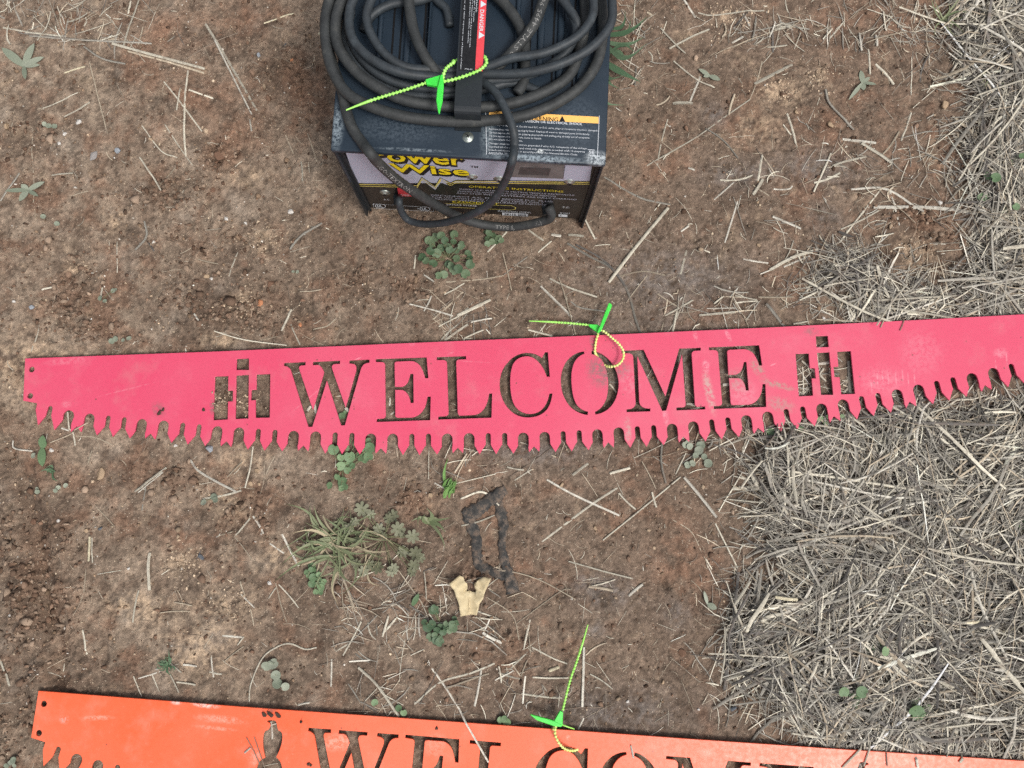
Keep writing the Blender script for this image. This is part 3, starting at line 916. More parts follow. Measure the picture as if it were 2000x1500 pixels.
panel_poly("model_plate", [(1091, 418.5), (1108, 419.4), (1108, 424), (1091, 423.1)], WHITEP, 0.0003)
panel_text("F", 1094, 1097, 422.5, 420, BLACKP, 0.0006)
panel_poly("warning_flag", [(776, 366), (804, 376), (804, 384), (778, 383)], REDP, 0.0003)
panel_text("DANGER", 784, 800, 382.2, 379.3, WHITEP, 0.0005)
# certification strip: outlined box with two oval marks
pline("white_line", [(729, 398), (846, 405.5), (846.5, 413), (730, 407), (729, 398)], 0.0004, WHITEP, 0.0004)
for cx, cyp in ((743, 402.5), (830, 408)):
    pline("oval_mark", [(cx + 10 * math.cos(a), cyp + 4 * math.sin(a) + 0.5 * math.cos(a)) for a in np.linspace(0, 2 * math.pi, 19)], 0.0005, WHITEP, 0.0005)
    panel_text("UL", cx - 5, cx + 5, cyp + 2.2, cyp - 2.4, WHITEP, 0.0006, 0.02)
panel_text("R", 816, 819, 409, 406.5, WHITEP, 0.0004)
# ammeter window
mt = NT("meter_glass", 0.12, 0.5); mt.base(mt.ramp(mt.noise(60, 3, 0.5, mt.coord()), [(0.3, (0.10, 0.095, 0.10, 1)), (0.7, (0.17, 0.16, 0.165, 1))]))
METER = mt.mat
mw = panel_poly("meter_window", [(998, 316), (1103, 322), (1100, 349.5), (992, 345.5)], METER, 0.0006); mw["label"] = "smoked rectangular gauge window"
link_p = panel_poly("meter_face", [(1017, 327), (1076, 329.5), (1072, 343), (1012, 341)], plain("meter_face_dark", (0.055, 0.052, 0.055, 1), 0.4), 0.0009)
pline("meter_frame", [(1001, 314), (1106, 320), (1102, 351)], 0.0012, SILVER, 0.0009)


def screw_mesh():
    bm = bmesh.new()
    prof = [(0.0, 0.0032), (0.0022, 0.0030), (0.0036, 0.0022), (0.0043, 0.0012), (0.0066, 0.0009), (0.0070, 0.0)]
    n = 18; rings = []
    for r, z in prof:
        rings.append([bm.verts.new((r * math.cos(2 * math.pi * k / n), r * math.sin(2 * math.pi * k / n), z)) for k in range(n)] if r > 0 else [bm.verts.new((0, 0, z))])
    for a, b in zip(rings[:-1], rings[1:]):
        for k in range(n):
            if len(a) == 1: bm.faces.new((a[0], b[k], b[(k + 1) % n]))
            else: bm.faces.new((a[k], b[k], b[(k + 1) % n], a[(k + 1) % n]))
    return bm_to("screw", bm, STEEL, True)


SCREW = screw_mesh()
cross_bm = box_bm(-0.0024, 0.0024, -0.0006, 0.0006, 0.0026, 0.0036); box_bm(-0.0006, 0.0006, -0.0024, 0.0024, 0.00255, 0.00355, bm=cross_bm)
CROSS = bm_to("cross_slot", cross_bm, DARK)
p = cz(914, 268, BZ); s_top = link("screw", SCREW, charger); s_top.location = (p[0], p[1], BZ); s_top.scale = (1, 1, 1)
cr = link("cross_slot", CROSS, s_top); cr.rotation_euler = (0, 0, 0.6)
s_top["label"] = "bright cross head screw in front of the strap"
for px, py in ((752, 376), (922, 345), (975, 349), (1112, 355)):
    p = cy(px, py, YP); s = link("screw", SCREW, charger)
    s.location = (p[0], PANEL_Y, p[2]); s.rotation_euler = (math.pi / 2, 0, 0); s.scale = (1.15, 1.15, 1.3)
    cr = link("cross_slot", CROSS, s); cr.rotation_euler = (0, 0, 0.3)


# --- raised louvres; slots are solid black bars painting shaded openings
def louvre(px0, px1, py0, py1):
    a, b = cz(px0, py1, BZ), cz(px1, py0, BZ)
    x0, x1, y0, y1 = a[0], b[0], a[1], b[1]
    bm = box_bm(x0, x1, y0, y1, BZ - 0.003, BZ + 0.0042, 0.0028, 3)
    link("louvre", bm_to("louvre", bm, COVER, True), charger)


def slot_shade(px, py0, py1, w=0.0024):
    a, b = cz(px, py1, BZ), cz(px, py0, BZ)
    bm = box_bm(a[0] - w / 2, a[0] + w / 2, a[1], b[1], BZ - 0.006, BZ + 0.0005)
    link("slot_shade", bm_to("slot_shade", bm, DARK), charger)


for x0, x1, top, bot in ((733, 757, -60, 128), (786, 812, -60, 132), (833, 847, -60, 138), (1046, 1070, -60, 150), (1084, 1108, -60, 165), (1124, 1140, -60, 165), (1000, 1022, -60, 160)):
    louvre(x0, x1, top, bot)
for x, t, b in ((779, -60, 128), (824, -60, 140), (1031, -60, 172), (1077, -60, 165), (1117, -60, 172), (764, -60, 120)):
    slot_shade(x, t, b)

# --- carrying strap (bent steel band) with its label
HZ = BZ + 0.031
sa_, sb_ = cz(890, 240, BZ), cz(940, 243, BZ)
xL, xR = sa_[0] + 0.0, sb_[0]
yF = (sa_[1] + sb_[1]) / 2
yB = BD - 0.05
prof = [(yF - 0.010, BZ + 0.0004), (yF - 0.001, BZ + 0.0006)]
for q in np.linspace(0, 90, 5): prof.append((yF + 0.006 - 0.006 * math.cos(math.radians(q)) , HZ - 0.006 + 0.006 * math.sin(math.radians(q))))
for q in np.linspace(90, 0, 5): prof.append((yB - 0.006 + 0.006 * math.cos(math.radians(q)), HZ - 0.006 + 0.006 * math.sin(math.radians(q))))
prof += [(yB + 0.001, BZ + 0.0006), (yB + 0.010, BZ + 0.0004)]
bm = bmesh.new()
rows = []
for i, (yy, zz) in enumerate(prof):
    a = prof[max(i - 1, 0)]; b = prof[min(i + 1, len(prof) - 1)]
    t = Vector((b[0] - a[0], b[1] - a[1])).normalized(); nn = Vector((-t[1], t[0])) * 0.0018
    rows.append([bm.verts.new((xL, yy, zz)), bm.verts.new((xR, yy, zz)), bm.verts.new((xR, yy + nn[0], zz + nn[1])), bm.verts.new((xL, yy + nn[0], zz + nn[1]))])
for a, b in zip(rows[:-1], rows[1:]):
    for k in range(4): bm.faces.new((a[k], a[(k + 1) % 4], b[(k + 1) % 4], b[k]))
bm.faces.new(rows[0][::-1]); bm.faces.new(rows[-1])
bmesh.ops.recalc_face_normals(bm, faces=bm.faces)
strap = link("handle_strap", bm_to("handle_strap", bm, BLACK), charger)
HT = HZ + 0.0018
strap_w = xR - xL


def strap_quad(name, u0, u1, py0, py1, mat, lift):
    a, b = cz(915, py1, HT)[1], cz(915, py0, HT)[1]
    x0, x1 = xL + strap_w * u0, xL + strap_w * u1
    return flat_poly(name, [(x0, a, HT + lift), (x1, a, HT + lift), (x1, b, HT + lift), (x0, b, HT + lift)], mat, strap)


strap_quad("red_stripe", 0.70, 0.985, -120, 138, REDP, 0.0003)
strap_quad("black_label", 0.06, 0.70, -120, 139, GLOSSB, 0.0002)


def strap_text(s, u, wfrac, py_a, py_b, mat, bold=0.0):
    """text running down the strap, letter tops toward the right-hand side"""
    ya, yb = cz(915, py_a, HT)[1], cz(915, py_b, HT)[1]
    text_mesh("lettering", s, mat, strap, (xL + strap_w * u, ya, HT + 0.0006), (0, -1, 0), (1, 0, 0), ya - yb, strap_w * wfrac, bold)


strap_text("DANGER", 0.76, 0.155, 18, 61, WHITEP, 0.012)
for py in (7, 68):
    c = cz(915, py, HT); x0 = xL + strap_w * 0.765
    flat_poly("triangle_mark", [(x0, c[1] + 0.0045, HT + 0.0006), (x0, c[1] - 0.0045, HT + 0.0006), (x0 + 0.0068, c[1], HT + 0.0006)], WHITEP, strap)
for s, u, a, b in (("TO AVOID RISK OF DAMAGE:", 0.585, -90, 24), ("Do not mount operating charger in vehicle.", 0.50, -90, 44), ("Do not ship charger with Owner's Manual and Service Guide.", 0.42, -100, 94),
                   ("Must be operated in shipping position within vehicle.", 0.34, -100, 86), ("Injury may result from such operation or any other improper use of battery charger.", 0.13, -110, 138)):
    strap_text(s, u, 0.055, a, b, WHITEP)
strap_text("77706-G01", 0.42, 0.045, 134, 134.01 + 0, WHITEP) if False else None
ya = cz(915, 137, HT)[1]
text_mesh("lettering", "77706-G01", WHITEP, strap, (xL + strap_w * 0.30, ya, HT + 0.0006), (1, 0, 0), (0, 1, 0), strap_w * 0.30, 0.0017)

# --- warning label printed on the cover
def cover_text(s, px0, py0, px1, hgt_px, mat, bold=0.0, lift=0.0005, width=None):
    a, b = cz(px0, py0, BZ), cz(px1, py0 + (px1 - px0) * SL, BZ)
    return text_mesh("lettering", s, mat, cover, (a[0], a[1], BZ + lift), (1, 0, 0), (0, 1, 0), b[0] - a[0], hgt_px * 0.00058, bold)


def cover_quad(name, pix, mat, lift):
    P = [cz(px, py, BZ) for px, py in pix]
    return flat_poly(name, [(p[0], p[1], BZ + lift) for p in P], mat, cover)


cover_quad("amber_band", [(955, 217), (1169, 228.5), (1169, 241.5), (955, 230)], AMBER, 0.0003)
cover_text("WARNING", 1030, 235.3, 1090, 10, BLACKP, 0.01)
cover_quad("triangle_mark", [(1092, 237.5), (1104, 238), (1098, 226.5)], BLACKP, 0.0005)
cover_text("RISK OF EXPLOSION OR ELECTRICAL SHOCK", 985, 236.7, 1137, 5.2, WHITEP, 0.018)
yy = 246.5
for s, x0, x1, gap in (("Inspect on first sign of wear. Do not use if A.C. or D.C. cords, plugs or receptacles are worn, damaged", 955, 1166, 8),
                       ("Remove plugs with gripping plug by hand. Replace all worn or damaged parts immediately", 955, 1151, 7),
                       ("Do not expose charger when gripping plug handle and pulling plug directly out of receptacle.", 955, 1152, 6.5),
                       ("Do not expose charger to rain, snow or liquids.", 955, 1058, 6.5), ("Do not block charger vents.", 955, 1020, 8),
                       ("Charger must be connected to grounded 3 wire A.C. receptacle of the voltage", 954, 1146, 6.5),
                       ("specified on the charger and used only on circuits provided with 15 amperes", 954, 1142, 6.5),
                       ("branch circuit protection in accordance with the National Electric Code,", 954, 1128, 6), ("ANSI/NFPA 70.", 954, 992, 6)):
    cover_text(s, x0, yy, x1, 4.9, WHITEP)
    yy += gap
cover_text("SE", 1150, 300, 1160, 6, WHITEP, 0.015)
for dy in (-1, 9.5):
    cover_quad("white_line", [(1148, 293 + dy), (1162, 293.8 + dy), (1162, 294.9 + dy), (1148, 294.1 + dy)], WHITEP, 0.0004)
for a, b in (((948, 212), (950, 302)), ((1170, 226), (1166, 312))):
    cover_quad("white_line", [a, (a[0] + 1, a[1]), (b[0] + 1, b[1]), b], WHITEP, 0.00035)


# --- cords
def cordpt(a, b, z):
    """height z, or a negative number: that far in front of the cover's lip"""
    return cy(600 + a * 0.32, b * 0.32, z) if z < 0 else cz(600 + a * 0.32, b * 0.32, z)


def cord(name, pts, rad, mat, label=None, sides=14, n=7):
    """pts: (px, py, z) in a sheet enlarged 3.125x, or already world"""
    P = [cordpt(a, b, z) for a, b, z in pts]
    S = catmull(P, n)
    V, Fc = tube_data(S, rad, sides)
    o = link(name, mesh_pd(name, V, Fc, mat, True), charger)
    if label: o["label"] = label
    return o


T = BZ
R1, R2 = 0.0066, 0.0052          # heavy output cable, lighter mains cord
# output cable: from the D.C. gland, up the front, over the lip, then round the coil
gl = cy(1072, 402, PANEL_Y)
cord("output_cable", [(1475, 1262, -.0005), (1490, 1318, -.009), (1440, 1350, -.013), (1250, 1385, -.017), (1050, 1366, -.016), (900, 1312, -.013), (700, 1200, -.011), (550, 1098, -.0105),
                      (440, 1000, -.0100), (385, 935, -.0085), (335, 870, T + .0085), (275, 780, T + .008), (235, 660, T + .0075), (215, 560, T + .0075), (150, 380, T + .0075), (115, 200, T + .0075), (140, 0, T + .0075), (220, -200, T + .0075)],
     R1, RUBBER, "thick black output cable rising from the D.C. gland")
coil = [
    # thick outer turns
    ([(190, -140, T + .020), (120, 60, T + .021), (112, 240, T + .021), (150, 420, T + .021), (240, 565, T + .020), (400, 655, T + .0195), (630, 718, T + .0165), (890, 742, T + .009), (1070, 738, T + .008), (1300, 712, T + .008), (1500, 640, T + .008), (1660, 535, T + .008), (1760, 400, T + .008), (1800, 240, T + .008), (1800, 40, T + .008), (1760, -150, T + .008)], R1, RUBBER),
    ([(290, -140, T + .023), (200, 30, T + .023), (172, 160, T + .023), (192, 290, T + .023), (290, 430, T + .022), (430, 535, T + .021), (620, 618, T + .018), (880, 652, T + .010), (1060, 655, T + .009), (1260, 628, T + .009), (1450, 560, T + .009), (1590, 470, T + .009), (1650, 350, T + .009), (1690, 180, T + .009), (1690, -20, T + .009), (1640, -160, T + .009)], R1, RUBBER),
    ([(600, -140, T + .025), (618, 0, T + .025), (650, 190, T + .024), (715, 340, T + .022), (800, 450, T + .016), (900, 520, T + .010)], R1, RUBBER),
    ([(1480, -140, T + .025), (1435, 20, T + .025), (1390, 140, T + .024), (1300, 265, T + .020), (1190, 380, T + .014), (1120, 450, T + .008)], R1, RUBBER),
    ([(1060, -100, T + .012), (1190, 10, T + .012), (1270, 110, T + .012), (1320, 230, T + .011), (1330, 380, T + .010), (1320, 500, T + .009), (1280, 570, T + .009)], R1, RUBBER),
    # lighter cord turns
    ([(360, -140, T + .032), (272, 20, T + .032), (256, 150, T + .032), (292, 260, T + .032), (400, 365, T + .031), (560, 440, T + .029), (760, 470, T + .022), (900, 468, T + .015), (1080, 452, T + .016), (1300, 448, T + .022), (1520, 400, T + .028), (1720, 300, T + .030), (1845, 160, T + .031), (1862, 20, T + .031), (1830, -150, T + .031)], R2 + .0004, RUBBER2),
    ([(470, -140, T + .028), (390, 0, T + .028), (362, 110, T + .028), (400, 230, T + .027), (490, 345, T + .025), (620, 415, T + .022), (800, 425, T + .016), (920, 430, T + .015), (1080, 412, T + .018), (1250, 355, T + .024), (1450, 322, T + .028), (1640, 230, T + .030), (1735, 110, T + .030), (1745, 0, T + .030), (1710, -150, T + .029)], R2 + .0002, RUBBER2),
    ([(270, 60, T + .016), (255, 190, T + .016), (310, 330, T + .016), (430, 450, T + .015), (590, 520, T + .013), (760, 545, T + .011), (900, 550, T + .009), (1080, 500, T + .008), (1250, 482, T + .010), (1400, 440, T + .014), (1560, 340, T + .017), (1640, 200, T + .018), (1600, 60, T + .018), (1520, -80, T + .018)], R2, RUBBER2),
    ([(240, 130, T + .0065), (235, 250, T + .0065), (330, 420, T + .0065), (460, 520, T + .0065), (640, 582, T + .0062), (880, 580, T + .006), (1080, 545, T + .006), (1260, 505, T + .006), (1420, 560, T + .006)], R2, RUBBER2),
    ([(340, 190, T + .008), (400, 90, T + .009), (520, 25, T + .010), (700, 0, T + .010), (820, -60, T + .010)], R2, RUBBER2),
    ([(1500, -60, T + .022), (1580, 30, T + .022), (1640, 120, T + .021), (1660, 220, T + .014)], R2, RUBBER2),
    ([(700, -90, T + .005), (800, 10, T + .0055), (850, 60, T + .0055), (870, 160, T + .0052)], R2, RUBBER2),
]
for pts, rd, mt in coil:
    cord("cable_turn", pts, rd, mt)
# mains cord: from below the strap, over the front lip, hanging to the ground and back into the A.C. gland
cord("mains_cord", [(1020, 480, T + .012), (1075, 505, T + .020), (1150, 565, T + .026), (1215, 680, T + .027), (1258, 800, T + .024), (1264, 890, T + .014), (1250, 985, -.0085), (1210, 1100, -.014), (1130, 1225, -.026),
                    (1000, 1310, -.034), (850, 1357, -.034), (720, 1368, -.028), (620, 1345, -.020), (575, 1290, -.012), (560, 1225, -.004), (560, 1200, .062)], R2, RUBBER2, "loop of mains cord hanging over the front lip")
# glands
def gland(px, py, r, zoff=0.0):
    c = cy(px, py, PANEL_Y)
    bm = bmesh.new()
    for rr, d0, d1 in ((r * 1.45, 0.0, 0.004), (r * 1.25, 0.004, 0.013)):
        q = bmesh.ops.create_cone(bm, cap_ends=True, segments=12, radius1=rr, radius2=rr * 0.92, depth=d1 - d0)
        for v in q['verts']: v.co = Vector((c[0] + v.co.x, PANEL_Y - (d0 + d1) / 2 - v.co.z * 1, c[2] + v.co.y))
    return link("cable_gland", bm_to("cable_gland", bm, RUBBER2), charger)


gland(778, 384, R2)
gland(1070, 405, R1)


# printed words on the cables: small letters wrapped along the tube top
def cable_text(s, pts, rad, size, mat=WHITEP):
    P = np.array(catmull([cordpt(a, b, z) for a, b, z in pts], 10))
    seg = np.r_[0, np.cumsum(np.linalg.norm(np.diff(P, axis=0), axis=1))]
    cu = bpy.data.curves.new("t", 'FONT'); cu.body = s; cu.size = size; cu.resolution_u = 1
    tmp = bpy.data.objects.new("tmp", cu); col.objects.link(tmp); bpy.context.view_layer.update()
    m = bpy.data.meshes.new_from_object(tmp.evaluated_get(bpy.context.evaluated_depsgraph_get()))
    bpy.data.objects.remove(tmp); bpy.data.curves.remove(cu)
    co = np.zeros(len(m.vertices) * 3); m.vertices.foreach_get("co", co); co = co.reshape(-1, 3)
    x = co[:, 0] - co[:, 0].min(); x = x / x.max() * seg[-1]
    yv = co[:, 1] - co[:, 1].mean()
    c = np.stack([np.interp(x, seg, P[:, k]) for k in range(3)], 1)
    e = 0.0005
    c2 = np.stack([np.interp(np.minimum(x + e, seg[-1]), seg, P[:, k]) for k in range(3)], 1); c1 = np.stack([np.interp(np.maximum(x - e, 0), seg, P[:, k]) for k in range(3)], 1)
    t = c2 - c1; t /= np.linalg.norm(t, axis=1)[:, None] + 1e-12
    # normal turned from straight up toward the viewer's side
    up = np.array([0.0, -0.45, 0.9]); up /= np.linalg.norm(up)
    s_ = np.cross(t, up); s_ /= np.linalg.norm(s_, axis=1)[:, None]; u = np.cross(s_, t)
    ang = (yv / rad)[:, None]
    W = c + (rad + 0.0003) * (np.cos(ang) * u - np.sin(ang) * s_)
    m.vertices.foreach_set("co", W.ravel().astype(np.float32)); m.update()
    m.materials.clear(); m.materials.append(mat)
    link("lettering", m, charger)


FADED = plain("faded_grey_print", lin(128, 128, 126), 0.6, 0.3, nvar=0.4, nscale=900)
cable_text("E-Z-GO-TEXTRON", [(385, 935, -.0085), (440, 1000, -.0100), (550, 1098, -.0105), (620, 1150, -.0108)], R1, 0.008, FADED)
cable_text("mm STYLE 4495 90C", [(1190, 380, T + .014), (1300, 265, T + .020), (1390, 140, T + .024), (1435, 20, T + .025), (1450, -30, T + .025)], R1, 0.008, FADED)
cable_text("TYPE SJO 90C (UL)", [(1150, 1380, -.0167), (1250, 1385, -.017), (1330, 1376, -.0155), (1440, 1350, -.013)], R1, 0.008, FADED)


# ================================================================== TAG TIES
TIE_G = NT("green_plastic", 0.35, 0.5); TIE_G.base(TIE_G.ramp(TIE_G.noise(120, 3, 0.5, TIE_G.coord()), [(0.3, (0.045, 0.62, 0.055, 1)), (0.7, (0.075, 0.74, 0.085, 1))]))
TIE_G.b.inputs['Subsurface Weight'].default_value = 0.25; TIE_G.b.inputs['Subsurface Radius'].default_value = (0.002, 0.004, 0.002); TIE_G.b.inputs['Subsurface Scale'].default_value = 0.5
TIE_L = NT("lime_plastic", 0.35, 0.5); TIE_L.base(TIE_L.ramp(TIE_L.noise(120, 3, 0.5, TIE_L.coord()), [(0.3, (0.30, 0.74, 0.10, 1)), (0.7, (0.44, 0.84, 0.20, 1))]))
TIE_Y = NT("yellowish_plastic", 0.35, 0.5); TIE_Y.base(TIE_Y.ramp(TIE_Y.noise(120, 3, 0.5, TIE_Y.coord()), [(0.3, (0.66, 0.74, 0.20, 1)), (0.7, (0.76, 0.82, 0.32, 1))]))


def beaded(name, pts, parent, org, mat, r=0.0016, pitch=0.0042, plain_len=0.0, taper=False):
    S = np.array(catmull(pts, 14))
    seg = np.r_[0, np.cumsum(np.linalg.norm(np.diff(S, axis=0), axis=1))]
    n = int(seg[-1] / (pitch / 5))
    d_ = np.linspace(0, seg[-1], n)
    P = np.stack([np.interp(d_, seg, S[:, k]) for k in range(3)], 1) - org
    rad = r * (0.78 + 0.34 * np.cos(d_ / pitch * 2 * math.pi))
    pl = d_ < plain_len
    rad[pl] = r * np.linspace(0.42, 0.85, max(pl.sum(), 1))
    V, Fc = tube_data(P, list(rad), 8)
    return link(name, mesh_pd(name, V, Fc, mat, True), parent)


def wedge(name, pix_poly, z, th, parent, org, mat, tilt=0.0):
    """flat moulded piece from its outline, thickness th"""
    top = [g(px, py, z) for px, py in pix_poly]
    bm = bmesh.new()
    v0 = [bm.verts.new(Vector(p - org) + Vector((0, 0, -th / 2))) for p in top]
    f = bm.faces.new(v0)
    r = bmesh.ops.extrude_face_region(bm, geom=[f])
    for e in r['geom']:
        if isinstance(e, bmesh.types.BMVert): e.co.z += th
    bmesh.ops.recalc_face_normals(bm, faces=bm.faces)
    bmesh.ops.bevel(bm, geom=[e for e in bm.edges], offset=min(th * 0.22, 0.0006), segments=1, affect='EDGES')
    return link(name, bm_to(name, bm, mat), parent)


def tie(label, origin, tail, loop, head, tab, z_tab, z_head, spike=None, stub=None, plain_len=0.03, tab_th=0.004, head_th=0.005, loop_mat=None):
    org = np.array(origin)
    t = empty("cable_tie", origin)
    tag(t, label, "cable tie", "green beaded lot ties")
    gm_ = TIE_G.mat
    beaded("tail", [g(*p) for p in tail], t, org, TIE_L.mat, 0.0021, 0.0045, plain_len)
    beaded("loop", [g(*p) for p in loop], t, org, loop_mat or TIE_Y.mat, 0.0022, 0.0045, 0.0)
    wedge("head", head, z_head, head_th, t, org, gm_)
    wedge("tab", tab, z_tab, tab_th, t, org, gm_)
    # groove down the middle of the tab
    if spike:
        V, Fc = tube_data([g(*p) - org for p in spike], [0.0013, 0.0009], 6)
        link("spike", mesh_pd("spike", V, Fc, TIE_L.mat, True), t)
    if stub:
        beaded("loop_end", [g(*p) for p in stub], t, org, TIE_Y.mat, 0.0020, 0.0045)
    return t


def z1(pts): return [(600 + a * .32, b * .32, z) for a, b, z in pts]


TZ = BZ + 0.040
t1 = tie("lime green beaded tie around the charger's carrying strap", tuple(g(862, 160, TZ)),
         z1([(237, 672, T + .040), (330, 635, T + .040), (420, 603, T + .039), (600, 548, T + .038), (735, 502, T + .040)]),
         z1([(815, 500, T + .040), (880, 488, T + .041), (950, 468, T + .040), (1050, 428, T + .039), (1092, 388, T + .036), (1088, 355, T + .033), (1068, 345, T + .027), (1010, 350, T + .022), (900, 372, T + .024), (893, 382, T + .034), (850, 415, T + .040), (832, 455, T + .043), (828, 490, T + .042)]),
         [(600 + a * .32, b * .32) for a, b in ((722, 490), (815, 462), (833, 470), (833, 520), (800, 532), (730, 520))],
         [(600 + a * .32, b * .32) for a, b in ((815, 460), (828, 458), (834, 530), (826, 620), (808, 695), (800, 692), (788, 615), (795, 540))],
         T + .045, T + .041, loop_mat=TIE_L.mat)
q2 = lambda pts: [(1020 + a / 5.768, 570 + b / 5.768, z) for a, b, z in pts]
S_T = SIGN_Z
t2 = tie("green beaded tie looped through the letter O of the red sign", tuple(g(1165, 640, .02)),
         q2([(75, 328, .012), (300, 337, .016), (500, 350, .017), (620, 360, .018), (755, 374, .018)]),
         q2([(885, 430, .020), (935, 455, .022), (1000, 510, .025), (1090, 590, .026), (1140, 675, .026), (1132, 760, .024), (1070, 826, .020), (1000, 842, .014), (940, 832, .006), (890, 790, .004), (840, 720, .005), (822, 690, .0115), (818, 660, .0140), (830, 560, .0150), (855, 470, .016)]),
         [(1020 + a / 5.768, 570 + b / 5.768) for a, b in ((748, 366), (850, 372), (885, 400), (880, 445), (842, 458), (752, 392))],
         [(1020 + a / 5.768, 570 + b / 5.768) for a, b in ((848, 470), (842, 458), (868, 400), (972, 128), (988, 126), (1012, 155), (890, 440))],
         .026, .019, plain_len=.040)
q3 = lambda pts: [(1020 + a / 6.345, 1340 + b / 6.345, z) for a, b, z in pts]
t3 = tie("green beaded tie through the letter C of the orange sign", tuple(g(1090, 1410, .02)),
         [(1148, 1220, .012), (1139, 1252, .016), (1126, 1293, .018), (1113, 1330, .018), (1099, 1387, .018)],
         q3([(418, 495, .019), (405, 560, .021), (415, 625, .023), (455, 705, .024), (510, 765, .022), (580, 797, .018), (650, 795, .013), (712, 765, .006), (700, 720, .003), (600, 640, .004), (480, 600, .006), (380, 560, .007), (400, 510, .012)]),
         [(1020 + a / 6.345, 1340 + b / 6.345) for a, b in ((468, 300), (505, 318), (498, 480), (480, 500), (400, 470), (398, 420))],
         [(1020 + a / 6.345, 1340 + b / 6.345) for a, b in ((500, 486), (480, 502), (400, 495), (180, 420), (95, 352), (110, 348), (390, 425), (480, 470))],
         .021, .020, spike=q3([(490, 478, .020), (645, 532, .014)]), plain_len=.038)

# ================================================================== DRY LEAF, FABRIC STRAP
def zpx(pts, ox, oy, s): return [(ox + a * s, oy + b * s) for a, b in pts]


LEAF_M = NT("dry_leaf", 0.8, 0.2); lv = LEAF_M.coord(); lf = LEAF_M.noise(90, 6, 0.65, lv); lf2 = LEAF_M.noise(500, 3, 0.6, lv)
lc = LEAF_M.ramp(lf, [(0.3, lin(180, 163, 128)), (0.7, lin(212, 197, 162))]); lc = LEAF_M.mix(LEAF_M.math('MULTIPLY', LEAF_M.step(lf2, 0.62, 0.72), 0.4), lc, lin(150, 120, 90))
LEAF_M.base(lc); LEAF_M.bump(lf, 0.4, 0.001)


def lobed_sheet(name, pix, mat, lift, thick, curl, spine):
    """flat outline filled with triangles, folded along a spine line and given thickness"""
    P = [g(px, py, 0) for px, py in pix]
    bm = bmesh.new()
    vs_ = [bm.verts.new((p[0], p[1], 0)) for p in P]
    f = bm.faces.new(vs_)
    bmesh.ops.triangulate(bm, faces=[f])
    for _ in range(2): bmesh.ops.subdivide_edges(bm, edges=bm.edges[:], cuts=1, use_grid_fill=True)
    a, b = g(*spine[0])[:2], g(*spine[1])[:2]
    ex = (b - a) / np.linalg.norm(b - a)
    for v in bm.verts:
        d_ = (v.co.x - a[0]) * -ex[1] + (v.co.y - a[1]) * ex[0]
        v.co.z = float(height(v.co.x, v.co.y)) + lift + abs(d_) * curl + 0.0008 * math.sin(v.co.x * 300) * math.cos(v.co.y * 260)
    r = bmesh.ops.extrude_face_region(bm, geom=bm.faces[:])
    for e in r['geom']:
        if isinstance(e, bmesh.types.BMVert): e.co.z += thick
    bmesh.ops.recalc_face_normals(bm, faces=bm.faces)
    return link(name, bm_to(name, bm, mat, True))


dl = lobed_sheet("dry_leaf", zpx([(1350, 1025), (1385, 1000), (1420, 970), (1450, 985), (1455, 1010), (1475, 1030), (1478, 1060), (1468, 1085), (1490, 1078), (1515, 1088), (1537, 1085), (1528, 1055), (1523, 1030), (1555, 1000), (1590, 980), (1640, 990), (1622, 1035), (1600, 1080), (1585, 1130), (1560, 1170), (1552, 1210), (1540, 1250), (1490, 1245), (1430, 1255), (1422, 1210), (1420, 1170), (1400, 1120), (1385, 1075)], 500, 850, .28), LEAF_M.mat, .0025, .0005, .42, ((917, 1150), (920, 1200)))
tag(dl, "torn beige dry leaf shaped like a tooth, beside the black fabric strip", "leaf")
vein = link("vein", mesh_pd("vein", *tube_data([np.array([p[0], p[1], float(height(p[0], p[1])) + .0044]) for p in [g(917.5, 1155), g(917, 1175), g(918, 1200)]], [.0009, .0008, .0005], 6), plain("leaf_vein", lin(214, 196, 160), .8, .2), True), dl)

STRAP_M = NT("dirty_black_webbing", 0.9, 0.15); sv2 = STRAP_M.coord(); s1 = STRAP_M.noise(80, 6, 0.7, sv2); s2 = STRAP_M.noise(700, 3, 0.6, sv2)
scx = STRAP_M.ramp(s1, [(0.32, (0.028, 0.029, 0.030, 1)), (0.48, (0.066, 0.062, 0.058, 1)), (0.60, (0.165, 0.125, 0.098, 1))])
scx = STRAP_M.mix(STRAP_M.math('MULTIPLY', STRAP_M.step(s2, 0.62, 0.74), 0.4), scx, (0.16, 0.13, 0.10, 1))
STRAP_M.base(scx); STRAP_M.bump(s2, 0.6, 0.0012)


